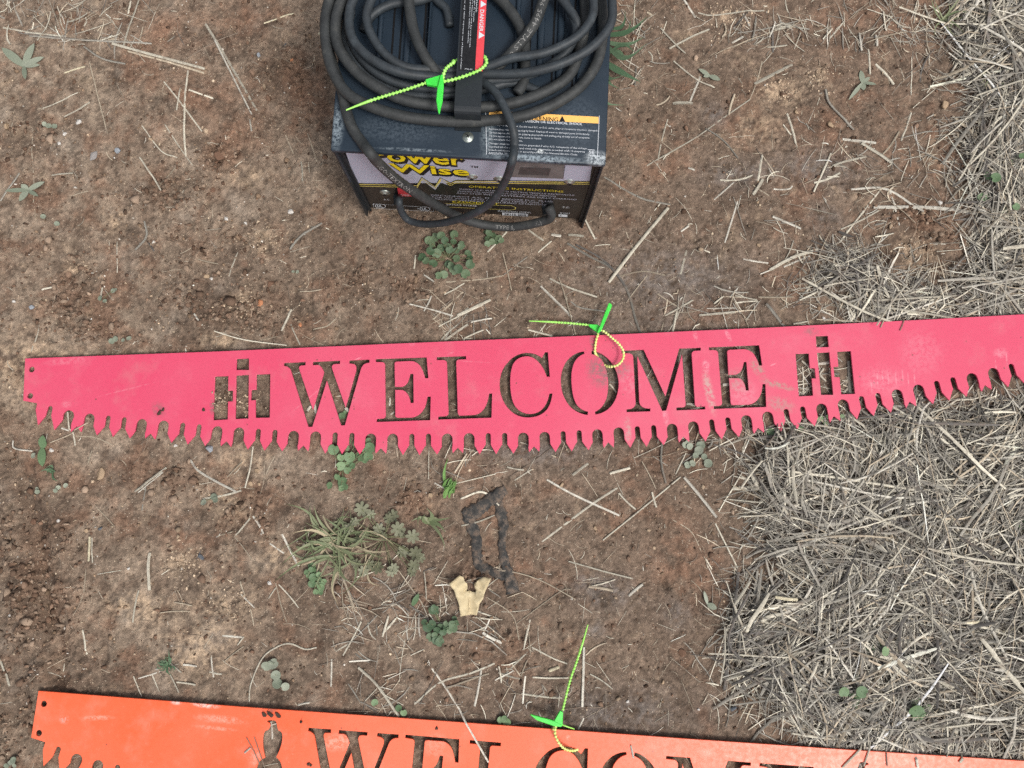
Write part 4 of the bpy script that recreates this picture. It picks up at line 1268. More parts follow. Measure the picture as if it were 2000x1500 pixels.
def ribbon(name, pix, widths, parent, lift, seed=0):
    P = catmull([g(px, py, 0) for px, py in pix], 8)
    W = np.interp(np.linspace(0, 1, len(P)), np.linspace(0, 1, len(widths)), widths)
    r = np.random.default_rng(seed)
    V, Fc = [], []
    m_ = 5
    for i, p in enumerate(P):
        t = P[min(i + 1, len(P) - 1)] - P[max(i - 1, 0)]; t /= np.linalg.norm(t); s = np.array([-t[1], t[0], 0])
        for layer in (0, 1):
            for k in range(m_):
                u = k / (m_ - 1) - 0.5
                q = p + s * u * W[i] * (.86 + .10 * math.sin(i * .9 + seed * 2) + .06 * math.sin(i * 2.3 + k) + .05 * r.standard_normal())
                zz = float(height(q[0], q[1])) + lift + layer * 0.0014 - 0.0016 + 0.0012 * math.sin(i * 0.7 + k) * 0.7 + 0.0012 * (1 - (2 * u) ** 2)
                V.append((q[0], q[1], zz))
    n = 2 * m_
    for i in range(len(P) - 1):
        for layer in (0, 1):
            for k in range(m_ - 1):
                a = i * n + layer * m_ + k
                q = (a, a + 1, a + 1 + n, a + n)
                Fc.append(q if layer else q[::-1])
        a = i * n
        Fc.append((a, a + m_, a + m_ + n, a + n)); Fc.append((a + m_ - 1, a + m_ - 1 + n, a + 2 * m_ - 1 + n, a + 2 * m_ - 1))
    return link(name, mesh_pd(name, V, Fc, STRAP_M.mat, True), parent)


fs = empty("fabric_strip", tuple(gv(950, 1060, 0)))
fs.location = (0, 0, 0)
tag(fs, "muddy black fabric strip folded into a loop on the soil above the dry leaf", "fabric strip")
ribbon("upper_fold", zpx([(1745, 378), (1690, 410), (1620, 460), (1560, 510), (1500, 545), (1460, 575)], 500, 850, .28), [.016, .020, .022, .026, .026], fs, .003, 1)
ribbon("left_arm", zpx([(1475, 545), (1500, 620), (1535, 720), (1540, 820), (1555, 900), (1600, 930), (1690, 965), (1740, 985)], 500, 850, .28), [.020, .019, .018, .017, .016, .015], fs, .0012, 2)
ribbon("right_arm", zpx([(1680, 430), (1705, 530), (1725, 620), (1720, 700), (1715, 780), (1740, 900), (1770, 1000), (1795, 1100)], 500, 850, .28), [.014, .019, .016, .012, .015, .019, .024], fs, .0016, 3)

# ================================================================== PLANTS
def leaf_mat(name, c0, c1, dirt=0.25):
    m = NT(name, 0.55, 0.35)
    v = m.coord('Object'); f = m.noise(160, 4, 0.6, v); f2 = m.noise(900, 2, 0.6, v)
    oi = m.n("ShaderNodeObjectInfo")
    c = m.mix(oi.outputs['Random'], c0, c1)
    c = m.mix(1.0, c, m.ramp(f, [(0.3, (.75, .75, .75, 1)), (0.7, (1.25, 1.25, 1.2, 1))]), 'MULTIPLY')
    c = m.mix(m.math('MULTIPLY', m.step(f2, 0.55, 0.7), dirt), c, (0.20, 0.15, 0.11, 1))
    m.base(c); m.bump(f, 0.2, 0.0006)
    return m.mat


CLOVER_M = leaf_mat("clover_leaf", (0.090, 0.155, 0.075, 1), (0.185, 0.275, 0.145, 1))
DCLOVER_M = leaf_mat("dark_clover_leaf", (0.050, 0.095, 0.048, 1), (0.135, 0.190, 0.110, 1))
GRASS_M = leaf_mat("grass_blade", (0.115, 0.150, 0.072, 1), (0.225, 0.240, 0.140, 1))
BGRASS_M = leaf_mat("bright_grass_blade", (0.11, 0.24, 0.06, 1), (0.18, 0.32, 0.10, 1), 0.1)
DGRASS_M = leaf_mat("dark_grass_blade", (0.050, 0.110, 0.055, 1), (0.11, 0.17, 0.10, 1))
GREY_M = leaf_mat("grey_green_leaf", (0.165, 0.195, 0.145, 1), (0.29, 0.315, 0.25, 1), 0.45)
GERAN_M = leaf_mat("lobed_leaf", (0.105, 0.110, 0.062, 1), (0.235, 0.240, 0.165, 1), 0.4)
STEM_M = plain("plant_stem", (0.16, 0.17, 0.09, 1), 0.7, 0.3)


def disc_leaf(mat, lobes=0, notch=0.0, n=14):
    """rounded leaf of radius 1 lying in xy, slightly cupped, stem at -y"""
    V = [(0, 0, -0.10)]; Fc = []
    for ring, rr in ((1, 0.55), (2, 1.0)):
        for k in range(n):
            a = 2 * math.pi * k / n - math.pi / 2
            r = rr
            if ring == 2:
                if lobes: r *= 0.52 + 0.48 * abs(math.sin(lobes * (a + math.pi / 2) / 2)) ** 0.6 * (0.93 + 0.07 * math.cos(3 * lobes * a))
                if k == 0: r *= (1 - notch)
            V.append((r * math.cos(a), r * math.sin(a), (0.03 if lobes else 0.10) * rr ** 2 + 0.05 * math.sin(3 * a) * rr))
    for k in range(n):
        Fc.append((0, 1 + k, 1 + (k + 1) % n))
        Fc.append((1 + k, 1 + n + k, 1 + n + (k + 1) % n, 1 + (k + 1) % n))
    return mesh_pd("leaf", V, Fc, mat, True)


def spear_leaf(mat, w=0.3, bend=0.15, n=6):
    V, Fc = [], []
    for i in range(n + 1):
        t = i / n
        ww = w * (math.sin(math.pi * min(1, (t * 0.92 + 0.08))) ** 0.7)
        z = bend * math.sin(t * math.pi * 0.8)
        V += [(-ww / 2, t, z + 0.06 * w), (0, t, z), (ww / 2, t, z + 0.06 * w)]
    for i in range(n):
        a = 3 * i
        Fc += [(a, a + 1, a + 4, a + 3), (a + 1, a + 2, a + 5, a + 4)]
    return mesh_pd("leaf", V, Fc, mat, True)


def blade_mesh(mat, bend=0.25, n=7, sweep=0.0):
    V, Fc = [], []
    for i in range(n + 1):
        t = i / n
        w = (1 - t ** 2.2) * 0.5 * (0.75 + 0.25 * math.sin(math.pi * min(1, t * 1.4))) + 0.02
        z = bend * math.sin(t * math.pi * 0.72)
        sx = sweep * math.sin(t * math.pi)
        V += [(-w + sx, t, z + .02), (sx, t, z), (w + sx, t, z + .02)]
    for i in range(n):
        a = 3 * i
        Fc += [(a, a + 1, a + 4, a + 3), (a + 1, a + 2, a + 5, a + 4)]
    return mesh_pd("blade", V, Fc, mat, True)


M_CL, M_DCL = disc_leaf(CLOVER_M, 0, .35), disc_leaf(DCLOVER_M, 0, .35)
M_GER = disc_leaf(GERAN_M, 7, .6, 42)
M_GREYD = disc_leaf(GREY_M, 0, .2)
M_SPEAR = spear_leaf(GREY_M, .32, .10)
M_OVAL = spear_leaf(GREY_M, .44, .10)
M_SPG = spear_leaf(CLOVER_M, .40, .15)
M_BL, M_DBL = [[blade_mesh(mm, bb, 7, sw) for sw in (-2.2, -0.9, 0.3, 1.2, 2.4)] for mm, bb in ((GRASS_M, .16), (DGRASS_M, .22))] 
M_BBL = [blade_mesh(BGRASS_M, .2, 7, sw) for sw in (-.7, -.3, .2, .8)]
M_DEADBL = [blade_mesh(plain('dead_grass_blade', (.40, .34, .23, 1), .8, .2, nvar=.3), .12, 7, sw) for sw in (-2, 1, 2.5)]


def soil_z(x, y): return float(height(x, y))


def plant(name, label, cat, px, py, group=None):
    c = g(px, py)
    o = empty(name, (c[0], c[1], soil_z(c[0], c[1])))
    tag(o, label, cat, group)
    return o


def add_leaf(root, mesh, px, py, size, ang=None, z=0.006, tilt=(0, 0), nm="leaf"):
    p = g(px, py)
    o = link(nm, mesh, root)
    zz = soil_z(p[0], p[1]) + z
    o.location = (p[0] - root.location.x, p[1] - root.location.y, zz - root.location.z)
    o.rotation_euler = (tilt[0], tilt[1], random.uniform(0, 6.28) if ang is None else ang)
    o.scale = (size, size, size)
    return o


def add_blade(root, mesh, x0, y0, x1, y1, wpx, z0=0.002, lift=0.006, nm="blade"):
    a, b = g(x0, y0), g(x1, y1)
    L = np.linalg.norm((b - a)[:2])
    o = link(nm, random.choice(mesh), root)
    za, zb = soil_z(a[0], a[1]) + z0, soil_z(b[0], b[1]) + lift
    o.location = (a[0] - root.location.x, a[1] - root.location.y, za - root.location.z)
    el_ = math.atan2(zb - za, L)
    o.rotation_euler = (el_, 0, math.atan2(b[1] - a[1], b[0] - a[0]) - math.pi / 2)
    o.scale = (wpx * 0.00077, L, L * 0.6)
    return o


def add_stems(root, ends, r=0.0006):
    """thin stalks joining the leaves to the root, one mesh"""
    V, Fc = [], []
    for o in ends:
        p = np.array(o.location); b = np.array([p[0] * 0.15, p[1] * 0.15, 0.0005]); mid = (p + b) / 2 + np.array([0, 0, 0.002])
        v, f = tube_data([b, mid, p - np.array([0, 0, 0.0004])], r, 5, caps=False)
        k = len(V); V += v; Fc += [tuple(i + k for i in q) for q in f]
    link("stem", mesh_pd("stem", V, Fc, STEM_M, True), root)


def scatter_leaves(root, mesh, pts, smin, smax, zmax=0.02, jit=0):
    out = []
    for (px, py) in pts:
        out.append(add_leaf(root, mesh, px + random.uniform(-jit, jit), py + random.uniform(-jit, jit), random.uniform(smin, smax) * .00077, None,
                            random.uniform(.004, zmax), (random.uniform(-.35, .35), random.uniform(-.35, .35))))
    return out


U5 = lambda pts: zpx(pts, 800, 430, .3465)
pl = plant("clover_plant", "dark green clover patch right below the charger's front panel", "clover", 875, 505)
e = scatter_leaves(pl, M_DCL, U5([(110, 120), (125, 140), (185, 115), (245, 85), (255, 95), (295, 150), (290, 165), (250, 135), (75, 225), (100, 250), (125, 200), (120, 180), (230, 190), (215, 165), (265, 180), (235, 270), (250, 290), (220, 255), (340, 220), (345, 265), (320, 325), (310, 330), (195, 310), (165, 318), (280, 300), (180, 170), (155, 200), (330, 195), (140, 265), (265, 225), (205, 140), (145, 105)]), 6, 10, .025)
add_stems(pl, e)
pl = plant("clover_plant", "small clover sprig under the thick cable beside the larger clover patch", "clover", 962, 468)
e = scatter_leaves(pl, M_DCL, U5([(430, 70), (450, 85), (475, 95), (500, 110), (440, 110), (465, 130), (490, 130), (515, 125), (440, 150)]), 5, 8, .015); add_stems(pl, e)
U6 = lambda pts: zpx(pts, 500, 850, .28)
pl = plant("clover_plant", "light green round leaved sprig under the teeth below the W of the red sign", "clover", 668, 915)
e = scatter_leaves(pl, M_CL, U6([(550, 100), (540, 115), (640, 90), (660, 150), (600, 155), (595, 215), (640, 245), (650, 205), (680, 215), (575, 290), (610, 330), (600, 370), (625, 365), (520, 350), (780, 100), (790, 150), (735, 150), (765, 170), (800, 90), (790, 40), (700, 60), (640, 40)]), 6, 11, .010); add_stems(pl, e)
lf_ = plant("clover_leaf", "single round green leaf showing inside the W cutout of the red sign", "clover", 669, 815)
add_leaf(lf_, M_CL, 669, 813, 7 * .00077, 0.2, .005); add_leaf(lf_, M_CL, 675, 806, 4 * .00077, 1.2, .004)

gw = plant("grass_tuft", "large spreading grass tuft on bare soil left of the black fabric strip", "grass tuft", 660, 1060)
for (x0, y0, x1, y1, w) in [(560, 760, 205, 850, 9), (560, 760, 230, 740, 8), (560, 800, 175, 985, 9), (560, 790, 270, 845, 8), (540, 740, 310, 510, 7), (530, 740, 360, 500, 7), (520, 730, 400, 560, 7),
                            (560, 750, 640, 560, 8), (580, 770, 830, 790, 10), (570, 770, 860, 820, 9), (600, 740, 880, 540, 8), (560, 800, 550, 1100, 8), (560, 800, 640, 1050, 9), (550, 800, 500, 1060, 8),
                            (570, 800, 700, 960, 8), (560, 760, 480, 640, 7), (600, 760, 800, 745, 9), (560, 770, 420, 700, 7), (560, 790, 600, 1080, 7), (540, 760, 350, 700, 7), (580, 780, 760, 900, 8),
                            (560, 760, 540, 580, 6), (560, 780, 690, 560, 6), (550, 800, 400, 960, 7), (600, 770, 940, 745, 6), (580, 790, 840, 860, 6), (560, 760, 600, 620, 7), (560, 780, 300, 930, 6)]:
    hx, hy = random.gauss(0, 55), random.gauss(0, 45)
    a = U6([(x0 + hx, y0 + hy), (x1 + hx * .7 + random.gauss(0, 30), y1 + hy * .7 + random.gauss(0, 30))])
    add_blade(gw, random.choice([M_BL, M_BL, M_BL, M_DEADBL]), a[0][0], a[0][1], a[1][0], a[1][1], w * .78, .003, random.uniform(.004, .022))
for k in range(64):
    a_ = random.uniform(0, 6.28); L_ = random.uniform(25, 100)
    add_blade(gw, M_DEADBL if k % 3 == 0 else M_BL, (bx := 665 + random.gauss(0, 34)), (by := 1058 + random.gauss(0, 24)), bx + L_ * math.cos(a_), by + L_ * .8 * math.sin(a_), random.uniform(2.2, 5), .002, random.uniform(.003, .018))
gr = plant("lobed_weed", "grey green lobed leaf weed beside the large grass tuft", "weed", 750, 1050)
e = []
for (x, y, s) in [(745, 515, 75), (805, 550, 55), (700, 600, 60), (650, 650, 60), (760, 690, 60), (930, 580, 70), (960, 560, 55), (1000, 650, 75), (1020, 690, 55), (860, 655, 55), (710, 890, 55), (1120, 820, 70), (1150, 850, 50), (1030, 810, 55), (970, 920, 60), (950, 945, 50), (1110, 900, 60), (1090, 950, 45), (850, 920, 60), (760, 940, 60), (1100, 700, 60), (720, 720, 50), (800, 900, 50), (900, 700, 50)]:
    q = U6([(x, y)])[0]
    e.append(add_leaf(gr, M_GER, q[0], q[1], s * .28 * random.uniform(.55, .85) * .00077, None, random.uniform(.004, .018), (random.uniform(-.3, .3), random.uniform(-.3, .3))))
add_stems(gr, e)
pl = plant("clover_plant", "bright green clover at the lower left of the large grass tuft", "clover", 615, 1120)
e = scatter_leaves(pl, M_CL, U6([(365, 950), (400, 930), (430, 950), (450, 965), (380, 975), (410, 985), (450, 1000), (400, 1030), (440, 1035), (460, 1060), (430, 1085), (455, 1090), (480, 1020), (400, 910)]), 5, 8, .012); add_stems(pl, e)
pl = plant("grass_tuft", "short leafy grass tuft between the lobed weed and the black fabric strip", "grass tuft", 836, 1020)
for (x1, y1, w) in [(1195, 490, 9), (1075, 600, 7), (1130, 560, 6), (1330, 680, 8), (1115, 660, 7), (1370, 570, 6), (1290, 590, 6), (1180, 520, 7), (1230, 560, 7), (1330, 790, 6)]:
    a = U6([(1205 + random.uniform(-15, 15), 605 + random.uniform(-15, 15)), (x1, y1)]); add_blade(pl, M_BL, *a[0], *a[1], w, .003, random.uniform(.004, .02))
pl = plant("grass_tuft", "upright bright green grass sprout below the L of the red sign", "grass tuft", 874, 945)
for k in range(24):
    bx, by = random.uniform(1305, 1370), random.uniform(340, 450)
    a = U6([(bx, by), (bx + random.uniform(-15, 75), by - random.uniform(20, 120))]); add_blade(pl, M_BBL, *a[0], *a[1], random.uniform(4, 7), .002, random.uniform(.004, .02))
a = U6([(1320, 340), (1350, 140)]); add_blade(pl, M_BBL, *a[0], *a[1], 6, .003, .015)
pl = plant("clover_plant", "green clover patch below left of the dry leaf", "clover", 862, 1222)
e = scatter_leaves(pl, M_DCL, U6([(1250, 1200), (1260, 1225), (1235, 1215), (1385, 1275), (1400, 1300), (1370, 1300), (1330, 1330), (1290, 1330), (1310, 1360), (1270, 1350), (1250, 1380), (1220, 1400), (1290, 1400), (1260, 1420), (1200, 1330), (1230, 1310), (1210, 1350), (1285, 1430), (1350, 1350), (1330, 1300), (1380, 1330), (1180, 1290)]), 5, 9, .014); add_stems(pl, e)
lv_ = plant("weed_leaf", "small pale green leaf lying left of the dry leaf", "leaf", 813, 1173)
add_leaf(lv_, M_SPG, 806, 1182, 26 * .00077, -0.5, .003)

gt = plant("grass_tuft", "dark green grass tuft pressed against the charger's right side", "grass tuft", 1188, 110)
U7 = lambda pts: zpx(pts, 1180, 0, .33)
for (x0, y0, x1, y1, w) in [(20, 230, 245, 165, 12), (20, 275, 225, 265, 11), (20, 300, 245, 328, 13), (15, 400, 205, 522, 15), (15, 510, 112, 642, 13), (20, 220, 150, 150, 9), (15, 350, 180, 380, 9), (15, 420, 130, 500, 10), (10, 190, 120, 110, 9), (15, 330, 120, 400, 10), (10, 450, 80, 560, 9)]:
    a = U7([(x0, y0), (x1, y1)]); add_blade(gt, M_DBL, *a[0], *a[1], w, .010, random.uniform(.008, .03))


def rosette(label, px, py, leaves, mesh=M_SPEAR):
    r = plant("rosette_weed", label, "weed", px, py)
    for (x1, y1, w) in leaves:
        a, b = g(px, py), g(x1, y1)
        L = np.linalg.norm((b - a)[:2]); o = link("leaf", mesh, r)
        o.location = (0, 0, 0.003); o.rotation_euler = (0.08, 0, math.atan2(b[1] - a[1], b[0] - a[0]) - math.pi / 2)
        o.scale = (w * .00077 / .32, L, L * .6)
    return r


rosette("grey green rosette weed in the upper left corner", 48, 130, [(8, 97, 17), (72, 88, 16), (91, 115, 13), (53, 158, 10), (40, 118, 9), (82, 130, 10)])
rosette("grey green rosette weed halfway between the upper left rosette and the red sign", 57, 373, [(15, 376, 9), (93, 358, 11), (42, 396, 13), (45, 362, 12), (80, 386, 8)])
rosette("slim two leaved weed at the red sign's lower left teeth", 84, 875, [(88, 850, 12), (92, 860, 10), (88, 912, 13), (86, 898, 8)], M_SPG)
rosette("pair of narrow speckled leaves left of the straw bed, far right top", 1686, 160, [(1681, 137, 12), (1687, 176, 12), (1700, 150, 8), (1712, 165, 7), (1655, 198, 8)])
rosette("small narrow leaf on bare soil right of the straw strewn charger side", 1385, 150, [(1362, 138, 9), (1405, 160, 11), (1372, 152, 7)])
rosette("narrow leaf lying near the straw bed's left edge below the red sign", 1382, 1180, [(1400, 1189, 12), (1374, 1153, 7)])


def seedling(label, pts, mesh, smin, smax, cat="seedling", zmax=.008):
    r = plant("seedling", label, cat, *pts[0])
    e_ = scatter_leaves(r, mesh, pts, smin, smax, zmax); near = [o for o in e_ if math.hypot(o.location.x, o.location.y) < .022]
    if near: add_stems(r, near, .0005)
    return r


seedling("two leaved blue green seedling above the orange sign's left part", [(530, 1298), (521, 1300), (536, 1295), (542, 1335), (558, 1340), (540, 1318)], M_GREYD, 6, 10)
seedling("tiny dusty seedlings on the left soil above the red sign", [(201, 585), (225, 570), (210, 590), (229, 568), (232, 664), (245, 666), (258, 663), (223, 668)], M_GREYD, 4, 6)
seedling("tiny pale seedling beside the small white stones at far left", [(88, 425), (117, 440), (100, 250), (92, 246), (108, 248)], M_GREYD, 4, 7)
seedling("tiny round seedlings under the red sign's left end", [(80, 955), (120, 952), (134, 948), (71, 890), (82, 960), (116, 958)], M_GREYD, 4, 6)
seedling("two dusty small leaves by the straw crossing below the left emblem", [(420, 970), (400, 981), (424, 976)], M_GREYD, 6, 8)
seedling("tiny seedlings by the vertical soil crack left of the charger", [(575, 533), (584, 534)], M_GREYD, 3, 4)
seedling("greyish clover sprig under the teeth below the M of the red sign", [(1341, 908), (1355, 890), (1362, 880), (1345, 872), (1372, 892), (1380, 905), (1366, 870), (1350, 905), (1338, 868), (1330, 852)], M_GREYD, 6, 9)
seedling("green sprig in the straw under the right emblem of the red sign", [(1600, 818), (1615, 815), (1590, 822), (1640, 815), (1608, 828), (1560, 838), (1500, 845), (1508, 852)], M_CL, 5, 8)
seedling("round leaved seedling in straw at the right edge above the red sign", [(1910, 390), (1920, 385), (1912, 398), (1960, 405), (1968, 412), (1955, 415), (1970, 322), (1965, 330), (1978, 318), (1920, 350), (1926, 358)], M_CL, 7, 11, zmax=.03)
seedling("bright clover at the right edge below the red sign", [(1992, 1015), (1985, 1022), (1996, 1028)], M_CL, 9, 12, zmax=.03)
seedling("clover leaves poking through the straw bed at bottom right", [(1665, 1340), (1655, 1352), (1668, 1328), (1630, 1340), (1660, 1365)], M_CL, 8, 12, zmax=.03)
seedling("three leaved clover in the straw near the bottom right corner", [(1785, 1370), (1778, 1385), (1802, 1384), (1770, 1378)], M_CL, 11, 14, zmax=.032)
seedling("small clover leaf in the middle of the lower straw bed", [(1700, 1258), (1708, 1262), (1696, 1270)], M_CL, 8, 11, zmax=.03)
seedling("round green leaf above the orange sign below the straw tangle", [(790, 1388), (780, 1380), (734, 1368), (985, 1400), (978, 1404), (990, 1408)], M_CL, 5, 8)
seedling("tiny sprout in the lower left corner beside the orange sign", [(28, 1485), (34, 1480), (22, 1490), (36, 1490)], M_GREYD, 4, 6)
for lab, px, py, n_, L0 in (("small grass sprout above the orange sign's left end", 328, 1298, 14, 34), ("small grass sprout by the red sign's lower left end", 106, 922, 9, 28), ("green grass sprout in the straw at top right", 1840, 40, 10, 60), ("grass sprig in the bed of straw near the upper right edge", 1930, 160, 8, 50)):
    r = plant("grass_sprout", lab, "grass tuft", px, py)
    for k in range(n_):
        a_ = random.uniform(0, 6.28); L_ = L0 * random.uniform(.5, 1)
        add_blade(r, M_DBL if px < 1000 else M_BL, px + random.uniform(-4, 4), py + random.uniform(-4, 4), px + L_ * math.cos(a_), py + L_ * math.sin(a_), random.uniform(3, 5), .003, random.uniform(.004, .02))

# ================================================================== STONES AND CLODS
def stone_mesh(mat, seed, rough=0.18):
    """angular chip: hull of scattered points, corners slightly worn"""
    r = np.random.default_rng(seed); bm = bmesh.new()
    for _ in range(15):
        d_ = r.standard_normal(3); d_ /= np.linalg.norm(d_); d_ *= 0.80 + rough * r.uniform(0, 1.3); d_[2] *= .7
        bm.verts.new(d_)
    q = bmesh.ops.convex_hull(bm, input=bm.verts[:])
    bmesh.ops.delete(bm, geom=[e for e in q['geom_interior'] if isinstance(e, bmesh.types.BMVert)], context='VERTS')
    bmesh.ops.bevel(bm, geom=bm.edges[:], offset=.10, segments=1, affect='EDGES')
    return bm_to("stone", bm, mat, False)


def stone_mat(name, c, nv=0.25): return plain(name, c, 0.8, 0.3, nscale=300, nvar=nv, bump=0.3)


SM = {'white': stone_mat("white_quartz", (.56, .53, .49, 1), .3), 'blue': stone_mat("blue_grey_stone", (.27, .29, .315, 1)), 'tan': stone_mat("tan_stone", (.36, .26, .17, 1)),
      'slate': stone_mat("dark_slate", (.11, .12, .135, 1)), 'orange': stone_mat("orange_clay_stone", (.46, .20, .10, 1)), 'brown': stone_mat("brown_clod", (.15, .085, .055, 1), .35),
      'grey': stone_mat("grey_stone", (.27, .25, .24, 1)), 'dark': stone_mat("dark_mud", (.060, .038, .028, 1), .35)}
S_ME = {k: [stone_mesh(m, 10 * i + j, .30 if k in ('brown', 'dark', 'tan') else .2) for j in range(4)] for i, (k, m) in enumerate(SM.items())}


def stone(px, py, rpx, kind, label, ry=None, z=None, cat="stone", name="pebble", rot=None):
    p = g(px, py, z if z else 0)
    o = link(name, random.choice(S_ME[kind]))
    r = rpx * .00077
    zz = z if z is not None else soil_z(p[0], p[1])
    o.location = (p[0], p[1], zz + r * 0.25)
    o.scale = (r, (ry or rpx * random.uniform(.75, 1)) * .00077, r * .8)
    o.rotation_euler = (0, 0, random.uniform(0, 6.28) if rot is None else rot)
    tag(o, label, cat)
    return o


for a in [
    (155, 240, 7, 'white', "white pebble left of centre between the two rosette weeds"), (128, 263, 6, 'white', "pale pebble just below the white pebble near the rosettes"),
    (117, 281, 5, 'white', "small pale pebble, lowest of three white ones at upper left"), (186, 306, 9, 'grey', "elongated pale grey stone below the three white pebbles", 14),
    (234, 297, 8, 'blue', "bluish grey stone right of the elongated pale stone"), (15, 246, 8, 'tan', "tan pebble at the left photo edge above the lower rosette"),
    (506, 108, 7, 'blue', "blue grey pebble on bare soil left of the cable coil"), (571, 120, 5, 'orange', "small orange stone chip left of the cable coil"), (558, 88, 4, 'slate', "tiny black stone chip left of the cable coil"),
    (568, 414, 8, 'white', "white bluish pebble near the charger's lower left corner"), (443, 428, 5, 'white', "left of two tiny white chips below the forked straw bundle"), (479, 436, 5, 'white', "right of two tiny white chips left of the charger"),
    (417, 372, 7, 'brown', "round brown clod on the soil left of the charger"), (62, 600, 7, 'blue', "pale blue stone above the red sign's left end"), (28, 590, 5, 'white', "thin white chip left of the pale blue stone"),
    (410, 877, 9, 'blue', "smooth blue grey stone under the teeth below the left emblem"), (101, 879, 6, 'white', "white chip below the red sign's leftmost teeth"), (344, 871, 5, 'white', "small white pebble under a red tooth left of the blue stone"),
    (196, 926, 12, 'tan', "lumpy tan clod on the soil below the red sign's left end", 14), (392, 1088, 8, 'slate', "dark shiny slate stone by the pale sand patch"), (528, 1138, 5, 'white', "white chip left of the large grass tuft"),
    (198, 1032, 6, 'slate', "dark speckled pebble at left below the tan clod"), (118, 1017, 5, 'white', "small white pebble left of the speckled one"), (171, 1036, 5, 'tan', "tan pebble between the white and the speckled pebble"),
    (251, 1110, 4, 'white', "tiny white pebble above the pale straw stalk at left"), (23, 1202, 4, 'white', "tiny white chip at the far left edge below the rut"), (59, 1020, 8, 'brown', "brown clod in the tyre rut at left"),
    (1556, 218, 7, 'tan', "tan chip below the pale sand patch at upper right"), (1622, 243, 9, 'tan', "tan clod beside the grey twig at upper right"), (1332, 1275, 9, 'brown', "reddish round pebble above the orange sign near the straw bed"),
    (1433, 1385, 8, 'slate', "dark wet pebble above the orange sign beside the straw bed"), (1293, 1332, 5, 'tan', "tan pebble below the reddish pebble"), (1226, 1370, 4, 'white', "white pebble above the O of the orange sign"),
    (1364, 1386, 4, 'white', "white pebble left of the dark wet pebble"), (1415, 1267, 6, 'slate', "dark pebble half under the straw bed's left edge"), (413, 545, 5, 'white', "white chip beside a tan clod in the crumbly soil patch"),
    (404, 540, 7, 'tan', "tan clod in the crumbly soil patch above the left emblem"), (508, 592, 10, 'orange', "reddish orange lump in the crumbly soil patch"), (588, 635, 5, 'orange', "small orange chip above the W of the red sign"),
    (530, 556, 9, 'brown', "reddish brown clod at right of the crumbly soil patch"), (1164, 1030, 6, 'tan', "pinkish pebble in the middle of bare soil below the C of the red sign"), (1095, 946, 6, 'tan', "tan chip above the crossed straws below the C"),
    (1325, 878, 4, 'tan', "tan pebble near the teeth below the M"), (840, 968, 6, 'tan', "small tan clod between the grass sprout and the lobed weed"), (502, 920, 7, 'tan', "tan clod below the red teeth left of the round leaved sprig"),
    (490, 945, 6, 'tan', "brownish clod below the other tan clod left of the sprig"), (506, 946, 4, 'tan', "small tan pebble beside the brownish clod"), (430, 305, 13, 'brown', "dark red clod sitting in a small hole left of the charger"),
    (418, 312, 6, 'brown', "small red crumb at the rim of the small hole"), (225, 310, 3, 'white', "tiny white grain beside the bluish grey stone"), (1480, 480, 5, 'tan', "pale crumb in the soil left of the pale straw sheaf"),
    (1608, 622, 4, 'white', "white crumb above the right emblem of the red sign"), (1600, 508, 5, 'grey', "grey pebble in the straw left of the sand pocket"), (1836, 395, 6, 'white', "pale pebble just above the wide pale straw at right"),
    (1845, 205, 12, 'tan', "crusty tan clod at the straw bed's edge, upper right", 8), (1480, 395, 4, 'tan', "tan crumb on bare soil in the upper right area")]:
    stone(*a[:5], **({'ry': a[5]} if len(a) > 5 else {}))
for a in [(312, 806, 7, 'dark', "dark mud clod stuck on the red sign left of the emblem", 4), (319, 800, 5, 'dark', "smaller mud crumb touching the mud clod on the red sign", 3), (530, 1396, 5, 'dark', "left mud lump on the orange sign above the eagle emblem", 9),
          (543, 1396, 4, 'dark', "right mud lump on the orange sign above the eagle emblem", 9), (516, 1395, 4, 'dark', "mud lump on the orange sign nearest its left end", 7), (589, 1410, 4, 'dark', "small mud crumb on the orange sign left of the W", 3), (603, 1492, 4, 'dark', "mud crumb at the bottom edge left of the orange W", 3),
          (607, 1494, 3, 'dark', "tiny mud crumb beside the one left of the orange W", 3), (853, 1422, 4, 'dark', "dark mud spot crumb on the orange sign above the E", 3), (398, 800, 4, 'dark', "tiny mud crumb left of the red sign's left emblem", 4)]:
    stone(a[0], a[1], a[2], a[3], a[4], a[5], SIGN_Z, "mud clod", "mud_clod", 0.9)

